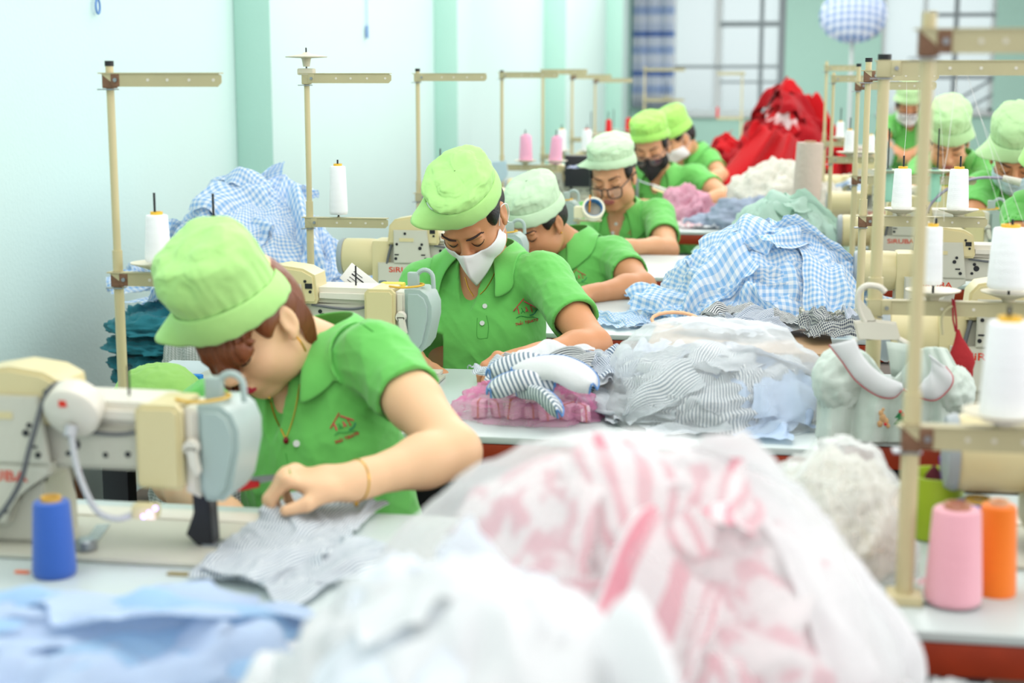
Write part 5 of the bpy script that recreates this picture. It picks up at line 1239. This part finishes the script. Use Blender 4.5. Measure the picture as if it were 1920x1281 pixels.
# dark striped and navy garments in front of the gingham heap
heap_px('black and white striped garment in front of the checked heap', 'garment', 'dark striped garments before the checked heap', 1390, 600, 3.45, (.62, .50, .62), [G_dark, G_stripe2, G_dark], .9, kind='f', z=.80)
heap_px('navy checked and floral garment by the thick cream stand pole', 'garment', 'navy and floral garments beside the pole', 1560, 610, 3.40, (.46, .42, .72), [G_navy, G_floral, G_navy, G_stripe2], 1.9, kind='f', z=.80)
tb = thing('side_trolley', 'low wooden trolley between the second and third left tables holding striped garments', 'trolley', (.02, 3.38, 0))
MB().box(-.27, .12, -.19, .17, .77, .79, .003).build('trolley_top', mat('trolley_wood', 'A98A66', .6, var=.15), tb)
for a in (-.24, .08):
    for b in (-.16, .14): MB().box(a - .015, a + .015, b - .015, b + .015, 0, .77).build('leg', M_leg, tb)
heap_px('pale blue finely checked garment behind the clear bag', 'garment', 'pale blue checked garments behind the clear bag', 1250, 620, 3.12, (.50, .42, .75), [fabric('ice_check', 'F4F7FC', 'C9D7F2', 'gingham', 90, .25), G_white], 1.2, kind='f', z=.76)
heap_px('pale blue checked garment beside the mint dress', 'garment', None, 1530, 660, 2.96, (.42, .34, .7), [fabric('ice_check', 'F4F7FC', 'C9D7F2', 'gingham', 90, .25)], .2, kind='f', which=[1], z=.76)
MB()
o = MB().tube([at(1265, 600, 3.0) + Vector((.045 * math.cos(a / 16 * 2 * math.pi), .02 * math.sin(a / 16 * 2 * math.pi), .012 * math.sin(a / 16 * 2 * math.pi))) for a in range(13)], .0035, 8).build('elastic_loop', mat('orange_white_elastic', 'F0B890', .7)); tag(o, 'orange and white elastic band curling over the clear bag', 'elastic band')
# mint garments, lavender and others further down the aisle
heap_px('mint green garment with red trim in the heap beyond the checked one', 'garment', 'mint garments past the checked heap', 1460, 420, 5.0, (.82, .62, 1.15), [G_mint], .5, kind='h', core=G_mint, corelabel='mint cotton mass past the checked heap')
heap_px('pale mint garment with pink edge at the right of the mint heap', 'garment', 'pale mint garments right of the mint heap', 1530, 440, 4.9, (.42, .4, .9), [G_mint, G_white], 1.6, kind='f', which=[0, 1, 2, 3])
heap_px('grey blue garment lying by the cream lace', 'garment', 'grey blue garments by the cream lace', 1405, 375, 6.35, (.80, .6, .62), [G_gb, G_pale2], .2, kind='h', which=[0, 2, 4, 6, 8, 10, 12, 14, 16], core=G_gb, corelabel='grey blue cotton mass by the cream lace')
heap_px('lavender garment drooping left of the red striped cloth', 'garment', 'lavender garments by the beige roll', 1572, 395, 5.85, (.42, .4, .9), [G_lav], .8, kind='f', which=[0, 1, 3, 5])
c = at(1455, 355, 6.5); o = mound('lace_pile', G_lace, (c.x, 6.55, .753), (.21, .14, .24), amp=.02, seed=71, fr=6); tag(o, 'cream lace heap left of the beige fabric roll', 'lace', kind='stuff')
c = at(1545, 355, 6.3); o = mound('lace_pile', G_lace, (c.x, 6.25, .753), (.11, .1, .17), amp=.015, seed=72, fr=6); tag(o, 'small cream lace heap right of the beige fabric roll', 'lace', kind='stuff')
c = at(1510, 362, 6.25); t = thing('fabric_roll', 'beige fabric roll standing upright among the lace heaps', 'fabric roll', (c.x, 6.2, .753))
MB().cone((0, 0, 0), (.012, 0, .345), .058, .052, 32).build('rolled_fabric', mat('beige_roll_cloth', 'CFC0B4', .9, var=.08, vs_=40, bump=.3), t); MB().cone((.012, 0, .345), (.012, 0, .352), .022, .022, 20).build('roll_core', mat('card_tube', 'A98E70', .8), t)
heap_px('pink and white garment heaped before the lace', 'garment', 'pink and white garments before the red heap', 1430, 330, 7.3, (.7, .5, .7), [G_pink, G_white], .3, kind='h', which=[1, 3, 5, 7, 9, 11, 13, 15])
# the red garments
c = at(1470, 330, 8.9)
heap('red garment in the tall red heap before the back wall', 'garment', 'red garments in the tall heap', (c.x, 8.9, .753), (1.25, 1.1, 2.75), [G_red, G_red2, G_reds, G_red], 2.4, core=G_red2, corelabel='red jersey mass inside the tall heap')
c = at(1358, 330, 8.3)
heap('red garment in the low dark red heap left of the tall one', 'garment', 'red garments in the low heap', (c.x, 8.4, .753), (.62, .6, 1.45), [G_red2, G_red], 2.0, core=G_red2, corelabel='dark red jersey mass in the low heap')
P = []; a, b = at(1462, 236, 8.1), at(1415, 345, 7.9)
for i in range(14):
    u = i / 13; P.append([tuple(a.lerp(b, u) + Vector(((v / 11 - .5) * (.20 + .22 * u), .05 * math.sin(v * 1.3 + 2 * u), -.06 * (v / 11) + .018 * math.sin(v * 1.7)))) for v in range(12)])
o = MB().grid(P).build('red_panel', G_red, thick=.003, sub=1); o.data.uv_layers.new(name='UV'); tag(o, 'smooth bright red panel sliding down the front of the red heap', 'garment')
heap_px('red cloth with white print hanging by the black mask worker arm', 'garment', 'red printed cloth by the wristwatch', 1345, 340, 7.6, (.42, .4, .95), [G_reds], .5, kind='f', which=[0, 1, 2], z=.753)
heap_px('pink cloth gathered under the black mask worker hand', 'garment', 'pink cloth being sewn at the fifth table', 1285, 425, 6.55, (.46, .42, .85), [G_pink], .5, kind='h', which=[0, 1, 3, 4, 6, 8, 10, 12, 14], core=G_pink, corelabel='pink cotton mass under the black mask worker hand')
heap_px('pink and white garment lying before the pink cloth', 'garment', 'pink white pieces at the fifth table', 1320, 432, 6.3, (.5, .4, .6), [G_pinkb, G_white], .1, kind='f', which=[0, 2, 4], z=.755)
heap_px('blue and white garment under the pale cap worker arm', 'garment', None, 1205, 500, 4.2, (.35, .3, .7), [G_pale2], .1, kind='f', which=[1], z=.755)
heap_px('red and white striped garment behind the thread cones in the right row', 'garment', 'red striped garments on the right row', 1650, 395, 4.85, (.50, .45, .95), [G_rs], .5, kind='f', which=[0, 1, 2, 4], z=.755)
heap_px('white garment heaped by the far right machines', 'garment', 'white garments on the far right tables', 1600, 330, 6.9, (.6, .5, .9), [G_white, G_pale], .5, kind='h', which=[0, 2, 4, 6, 8, 10], z=.755)
# tape roll and sticks on the glasses worker's machine
p = at(1112, 392, 4.98); t = thing('tape_roll', 'roll of clear tape lying on top of the machine before the glasses worker', 'tape roll', tuple(p)); Mx = Matrix.Rotation(R(62), 4, 'X') @ Matrix.Rotation(R(14), 4, 'Y')
MB().lathe([(.030, -.014), (.037, -.014), (.037, .014), (.030, .014), (.030, -.014)], seg=36, M=Mx).build('tape_winding', mat('cream_tape', 'E8E0C8', .3), t)
MB().lathe([(.0285, -.0145), (.0298, -.0145), (.0298, .0145), (.0285, .0145), (.0285, -.0145)], seg=36, M=Mx).build('cardboard_ring', mat('blue_print_ring', '4C93CF', .5, var=.5, vs_=90), t)
o = MB().cone(p + Vector((-.012, .0, -.01)), p + Vector((-.010, 0, .045)), .003, .0026, 10).build('marker_pen', mat('orange_pen', 'F29A1E', .4)); tag(o, 'orange pen standing in the tape roll', 'pen')
o = MB().box(p.x - .062, p.x - .030, p.y - .01, p.y + .02, p.z - .03, p.z + .008, .004).build('soap_block', mat('cream_block', 'E4DCB8', .5)); tag(o, 'small cream block beside the tape roll', 'block')
# small desk lamp over the fifth machine
p = at(1222, 347, 6.45); t = thing('desk_lamp', 'small cream lamp head on a thin arm between the glasses and black mask workers', 'lamp', tuple(p))
MB().tube([(-.06, 0, .02), (-.02, 0, .005), (.01, 0, -.0)], .0028, 8).cone((-.06, .0, -.10), (-.06, 0, .03), .006, .006, 10).build('lamp_arm', M_steel, t)
MB().box(.005, .062, -.012, .012, -.010, .006, .004, M=Matrix.Rotation(R(20), 4, 'Y')).build('lamp_head', M_white, t); MB().box(.008, .058, -.010, .010, -.0125, -.0105, .0, M=Matrix.Rotation(R(20), 4, 'Y')).build('lamp_tube', mat('warm_tube', 'F4D79A', .4, emit=('FFDFA0', 1.2)), t)
# black screen box, blue masks, sharpened things behind the pink cones
p = at(1092, 318, 6.4); o = MB().box(p.x - .075, p.x + .04, 6.4, 6.46, .90, 1.03, .006).build('control_panel', mat('black_panel', '26282C', .4)); tag(o, 'black control panel behind the pink thread cones', 'control panel')
p = at(1058, 312, 6.2); o = heap('blue and white cloth scrap draped on the bar under the pink cones', 'cloth', None, (p.x + .02, 6.2, p.z - .01), (.22, .2, .5), [fabric('blue_white_scrap', 'F2F4F8', '3C5FB0', 'stripe', 14)], 0, kind='f', which=[0])
p = at(936, 318, 6.16); t = thing('hanging_mask', 'light blue face mask hanging from the pink cone stand', 'face mask', tuple(p))
MB().prism([(-.03, .03), (.028, .035), (.035, -.02), (.01, -.05), (-.028, -.03)], -.004, .004, .002).build('mask_panel', mat('blue_mask_fabric', 'BFD9E2', .7), t); MB().tube(spline([(.02, 0, .03), (.035, 0, .0), (.02, 0, -.04), (.0, 0, -.06)], 5), .0014, 6).build('ear_loop', M_mw, t)
# paper card and packets beside the third machine
p = at(672, 528, 3.02); t = thing('instruction_card', 'white card with printed lines leaning behind the second sewing machine', 'card', tuple(p)); t.rotation_euler = (R(-12), R(38), R(8))
MB().box(-.034, .034, -.002, .002, -.018, .022, .001).build('card_sheet', mat('card_white', 'E6E6E2', .5), t)
m_ = MB()
for k, (L_, w_) in enumerate(((.022, .0012), (.03, .0026), (.026, .0012), (.018, .0012))): m_.box(-.020, -.020 + L_, -.0028, -.002, .010 - k * .007, .010 - k * .007 + w_)
m_.build('printed_line', M_dark, t)
o = MB().box(p.x + .035, p.x + .085, 3.05, 3.08, .90, .935, .004, M=None).build('yellow_packet', mat('yellow_paper', 'DCCB4C', .6)); o.name = 'yellow_packet'; tag(o, 'yellow paper packet behind the second sewing machine', 'packet')
shelf = thing('accessory_tray', 'grey tray clipped behind the second machine holding card and packets', 'tray', (p.x + .02, 3.06, .86)); MB().box(-.07, .1, -.05, .06, 0, .006, .002).box(-.01, .01, .03, .05, -.108, 0).build('tray_plate', M_grey, shelf)
thread_cone('teal thread cone lying beside the white mask worker machine', (at(718, 545, 3.2).x, 3.2, .865), '4FB0B0', .018, .05, core='6A7A78')
thread_cone('short white thread cone beside the teal one', (at(742, 545, 3.2).x, 3.22, .865), W_, .016, .045)
st2 = thing('spool_bracket', 'small bracket carrying the teal and white cones', 'bracket', (at(730, 545, 3.2).x, 3.21, .751)); MB().box(-.04, .04, -.02, .02, .106, .112, .001).box(-.006, .006, -.006, .006, 0, .106).build('bracket_plate', M_arm, st2)
# rulers and marks on the nearest machine bed
o = MB().prism([(-.022, -.052), (-.006, -.052), (.008, .05), (-.010, .05)][::1], 0, .0016, axis='z').build('clear_ruler', mat('clear_ruler_plastic', 'B9C7C4', .15, alpha=.75)); o.location = (at(190, 1000, 1.84).x, 1.84, .7575); o.rotation_euler = (0, 0, .35); tag(o, 'short clear plastic ruler on the bed of the nearest machine', 'ruler')
o = MB().box(-.028, .028, -.005, .005, 0, .002, .0005).build('brass_strip', mat('brass', 'A8935A', .4, metal=.5)); o.location = (at(352, 1062, 1.72).x, 1.725, .7505); tag(o, 'thin brass strip on the table in front of the needle', 'strip')
o = MB().box(-.009, .009, -.003, .003, 0, .002).build('orange_tag', mat('orange_paper', 'EE6A30', .6)); o.location = (at(42, 1078, 1.7).x, 1.70, .7505); tag(o, 'tiny orange tag left of the royal blue cone', 'tag')
o = MB().lathe([(.012, 0), (.014, .002), (.014, .012), (.012, .014)], seg=20).build('metal_bobbin', M_steel); o.location = (at(148, 1010, 1.76).x, 1.78, .758); tag(o, 'metal bobbin just right of the royal blue cone', 'bobbin')
# dress on a hanger in the right row
dp = at(1668, 690, 2.62); dY = 2.60; t = thing('hanging_dress', 'mint child dress with a round white red piped collar hanging from the cream stand', 'dress', (dp.x, dY, .80))
def dpt(px, py, y=0): q = at(px, py, dY + y); return Vector((q.x - dp.x, y, q.z - .80))
P = []
for j in range(22):
    v = j / 21; row = []
    l, r_ = 1588 - 50 * min(1, v * 2.2) - 10 * v, 1775 + 35 * min(1, v * 2.5) + 10 * v; top = 1
    for i in range(40):
        u = i / 39; py = 640 + 70 * math.exp(-((u - .45) / .2) ** 2) * (1 - v) + v * 190 + 26 * abs(u - .5) * (1 - v); row.append(dpt(l + (r_ - l) * u, py, -.02 * math.sin(math.pi * u) + .010 * math.sin(u * 26 + v * 2) * (.3 + v) + .004 * math.sin(u * 60)))
    P.append(row)
o = MB().grid(P).build('dress_front', G_mint2, t, thick=.003, sub=1); ul = o.data.uv_layers.new(name='UV')
for lp in o.data.loops: v = o.data.vertices[lp.vertex_index].co; ul.data[lp.index].uv = (v.x, v.z)
P = [[Vector((p_.x, .05, p_.z)) for p_ in row[4:-4]] for row in P[3:]]
MB().grid(P).build('dress_back', G_mint2, t, thick=.003).data.uv_layers.new(name='UV')
for sx_, (cx0, cy0, ex, ez) in (('l', (1572, 712, .040, .052)), ('r', (1792, 735, .028, .04))):
    o = mound('puff_sleeve', G_mint2, dpt(cx0, cy0, .0), (ex, .03, ez), amp=.004, seed=3, fr=2, parent=t, full=True)
def leaf(name, outer, inner, m, off):
    n = 24; A_ = spline([dpt(x, y, 0) for x, y in outer], n // (len(outer) - 1) + 1); B_ = spline([dpt(x, y, 0) for x, y in inner], n // (len(inner) - 1) + 1); k = min(len(A_), len(B_)); ga = lambda S_, u: S_[min(len(S_) - 1, int(u * (len(S_) - 1)))].lerp(S_[min(len(S_) - 1, int(u * (len(S_) - 1)) + 1)], u * (len(S_) - 1) % 1)
    P = []
    for i in range(30):
        u = i / 29; a, b = ga(A_, u), ga(B_, u); P.append([a.lerp(b, w / 7) + Vector((0, off - .005 * math.sin(w / 7 * math.pi) - .001 * math.sin(u * 20), 0)) for w in range(8)])
    o = MB().grid(P).build(name, m, t, thick=.002); o.data.uv_layers.new(name='UV')
    MB().tube([r[0] for r in P], .0016, 6).build('red_piping', mat('red_piping', 'C9505A', .6), o)
leaf('collar_leaf', [(1553, 640), (1578, 672), (1603, 706), (1640, 733), (1672, 738), (1690, 722)], [(1601, 628), (1612, 655), (1630, 678), (1652, 696), (1674, 706), (1688, 712)], G_white, -.035)
leaf('collar_leaf', [(1690, 722), (1722, 738), (1750, 742), (1775, 722), (1782, 700), (1768, 680)], [(1720, 722), (1728, 706), (1738, 695), (1742, 683), (1742, 670), (1738, 658)], G_white, -.035)
MB().grid([[dpt(1662 + 60 * u + 10 * v, 640 + 66 * v + 8 * u, .012 + .01 * math.sin(u * 3)) for u in (0, .25, .5, .75, 1)] for v in (0, .25, .5, .75, 1)]).build('button_placket', G_mint2, t, thick=.002).data.uv_layers.new(name='UV')
bm_, gm_, rm_ = mat('tan_embroidery', 'C9A070', .8, var=.2, vs_=90), mat('tree_embroidery', '2F7A4C', .8), mat('red_embroidery', 'C4202C', .7)
mb = MB()
for (x, y, r) in ((1652, 775, .0045), (1655, 784, .006), (1661, 790, .005), (1650, 795, .005), (1665, 799, .0035), (1656, 768, .0025)): mb.sph(dpt(x, y, -.048), r, (1, .3, 1.2), 10, 6)
mb.build('reindeer_shape', bm_, t)
MB().prism([(0, .012), (-.010, -.002), (-.004, -.002), (-.011, -.013), (.011, -.013), (.004, -.002), (.010, -.002)], -.001, .001, 0).build('tree_shape', gm_, t, loc=dpt(1689, 782, -.048))
mb = MB()
for (x, y) in ((1688, 772), (1693, 778), (1660, 796)): mb.sph(dpt(x, y, -.052), .0028, (1, .4, 1), 8, 6)
mb.build('red_stitch', rm_, t)
# white plastic hanger
hg = thing('clothes_hanger', 'white plastic hanger with a wide hook on the thick cream stand', 'hanger', (dp.x, 2.63, .80))
hp = lambda px, py: (lambda q: Vector((q.x - dp.x, 0, q.z - .80)))(at(px, py, 2.63))
MB().tube(spline([hp(1660, 548), hp(1648, 538), hp(1625, 536), hp(1611, 548), hp(1609, 570), hp(1615, 590), hp(1622, 604)], 6), .0052, 10).build('hook', M_white, hg)
MB().prism([tuple((hp(x, y).x, hp(x, y).z)) for x, y in ((1608, 566), (1612, 560), (1632, 582), (1642, 602), (1616, 602))], -.004, .004, .001).prism([tuple((hp(x, y).x, hp(x, y).z)) for x, y in ((1600, 602), (1640, 599), (1680, 604), (1690, 640), (1645, 633), (1608, 638))], -.006, .006, .003).tube(spline([hp(1605, 636), hp(1585, 655), hp(1565, 675)], 4), .005, 8).tube(spline([hp(1685, 636), hp(1720, 655), hp(1765, 680)], 4), .005, 8).build('shoulder_bar', M_white, hg)
# red pouch
p = at(1786, 575, 2.655); t = thing('drawstring_pouch', 'dark red cloth pouch hanging by a string from the lower bar', 'pouch', tuple(p))
q = lambda px, py: Vector(((at(px, py, 2.655) - p).x, 0, (at(px, py, 2.655) - p).z))
MB().tube([q(1786, 560), q(1787, 600), q(1792, 622)], .0016, 6).tube([q(1789, 562), q(1793, 600), q(1794, 622)], .0016, 6).build('drawstring', mat('dark_red_string', '9A2230', .8), t)
prof = [(1796, 618, 3), (1797, 632, 6), (1799, 645, 12), (1802, 662, 20), (1803, 678, 25), (1802, 692, 24), (1805, 704, 19), (1808, 714, 11), (1811, 723, 4)]
V, F = [], []
for j, (x, y, w) in enumerate(prof):
    c = q(x, y)
    for i in range(20): a = i / 20 * 2 * math.pi; rr = w * 2.655 / FPX * (1 + .10 * math.sin(3 * a + j)); V.append((c.x + rr * math.cos(a), rr * .55 * math.sin(a), c.z))
F = [(j * 20 + i, j * 20 + (i + 1) % 20, (j + 1) * 20 + (i + 1) % 20, (j + 1) * 20 + i) for j in range(len(prof) - 1) for i in range(20)]
meshobj('pouch_bag', V, F, mat('dark_red_cloth', 'A32228', .85, bump=.2), t)
mb = MB().tube(spline([q(1770, 585), q(1766, 600), q(1768, 628)], 5), .0022, 6).tube(spline([q(1770, 585), q(1778, 578), q(1786, 574)], 4), .0022, 6); mb.build('wire_hook', M_arm, t)
# lime basket and things behind the near cones
p = at(1752, 1055, 2.02); t = thing('lime_basket', 'lime green plastic basket behind the pink cone', 'basket', (p.x, 2.04, .752)); lm = mat('lime_plastic', 'A9C52E', .4)
MB().lathe([(.032, 0), (.036, .07), (.040, .085), (.0375, .085), (.033, .07), (.029, .004), (.0, .004)], seg=36).build('basket_body', lm, t)
o = MB().cone((p.x + .012, 2.03, .80), (p.x + .004, 2.03, .862), .004, .0035, 10).build('purple_pen', mat('purple_plastic', '6A3FA8', .4)); tag(o, 'purple pen standing in the lime basket', 'pen')
o = mound('scrunchie', mat('maroon_velvet', '5A1E2A', .9), (p.x - .004, 2.04, .80), (.013, .012, .045), amp=.002, seed=4, nu=24, nv=10); tag(o, 'maroon scrunched cloth inside the lime basket', 'cloth')
heap_px('dull mint cloth trailing behind the blue cone', 'garment', None, 1790, 960, 2.25, (.50, .4, .8), [G_mint2], .4, kind='f', which=[1], z=.753)
heap_px('small pinkish clear wrap beside the near pole', 'garment', 'crumpled scraps beside the near pole', 1700, 1095, 1.80, (.18, .16, .35), [G_pinkb, G_mint2], .4, kind='f', which=[0, 2], z=.752)

# holder under the tape roll, and a far sewing table under the last stands
p = at(1112, 392, 4.98); t = thing('tape_holder', 'thin bracket holding the tape roll above the fourth table', 'bracket', (p.x - .02, 5.0, .751)); MB().box(-.045, .045, -.018, .018, p.z - .751 - .042, p.z - .751 - .036, .001).cone((-.03, 0, 0), (-.03, 0, p.z - .751 - .04), .006, .006, 10).build('bracket_plate', M_arm, t)
table(-1.26, .3, 12.2, 'far blurred grey sewing table below the banded curtain', depth=1.0)
M_goose = mat('violet_grey_gooseneck', '9A93A6', .35, metal=.3)
t = thing('gooseneck_lamp', 'thin grey gooseneck lamp curving up toward the light blue mask worker', 'lamp', tuple(Vector((at(1712, 470, 4.7).x, 4.7, .757)))); o0 = Vector(t.location)
pp = [at(x, y, 4.7) - o0 for x, y in ((1712, 500), (1716, 455), (1728, 415), (1752, 375), (1790, 347), (1835, 334), (1880, 334))]; pp[0] = Vector((0, 0, 0))
MB().tube(spline(pp, 6), .0042, 8).build('gooseneck', M_goose, t); MB().cone(pp[-1], pp[-1] + Vector((.05, -.01, -.012)), .009, .012, 16).build('lamp_head', M_white, t)
# slack sewing threads running down from the bars of the right row
for k, (a, b, Y) in enumerate((((1760, 170), (1770, 415), 2.70), ((1790, 150), (1885, 425), 2.70), ((1700, 165), (1692, 322), 3.7), ((1830, 200), (1920, 420), 2.75), ((1722, 165), (1726, 330), 3.72))):
    o = MB().tube(spline([at(*a, Y), at((a[0] + b[0]) / 2 + 3, (a[1] + b[1]) / 2, Y), at(*b, Y)], 4), .00035, 4).build('sewing_thread', mat('white_strand', 'F2F2F0', .6)); tag(o, 'fine white sewing thread running down among the right row stands', 'thread', 'loose threads of the right row')
print('SCRIPT TIME', time.time() - T0, len(bpy.data.objects))
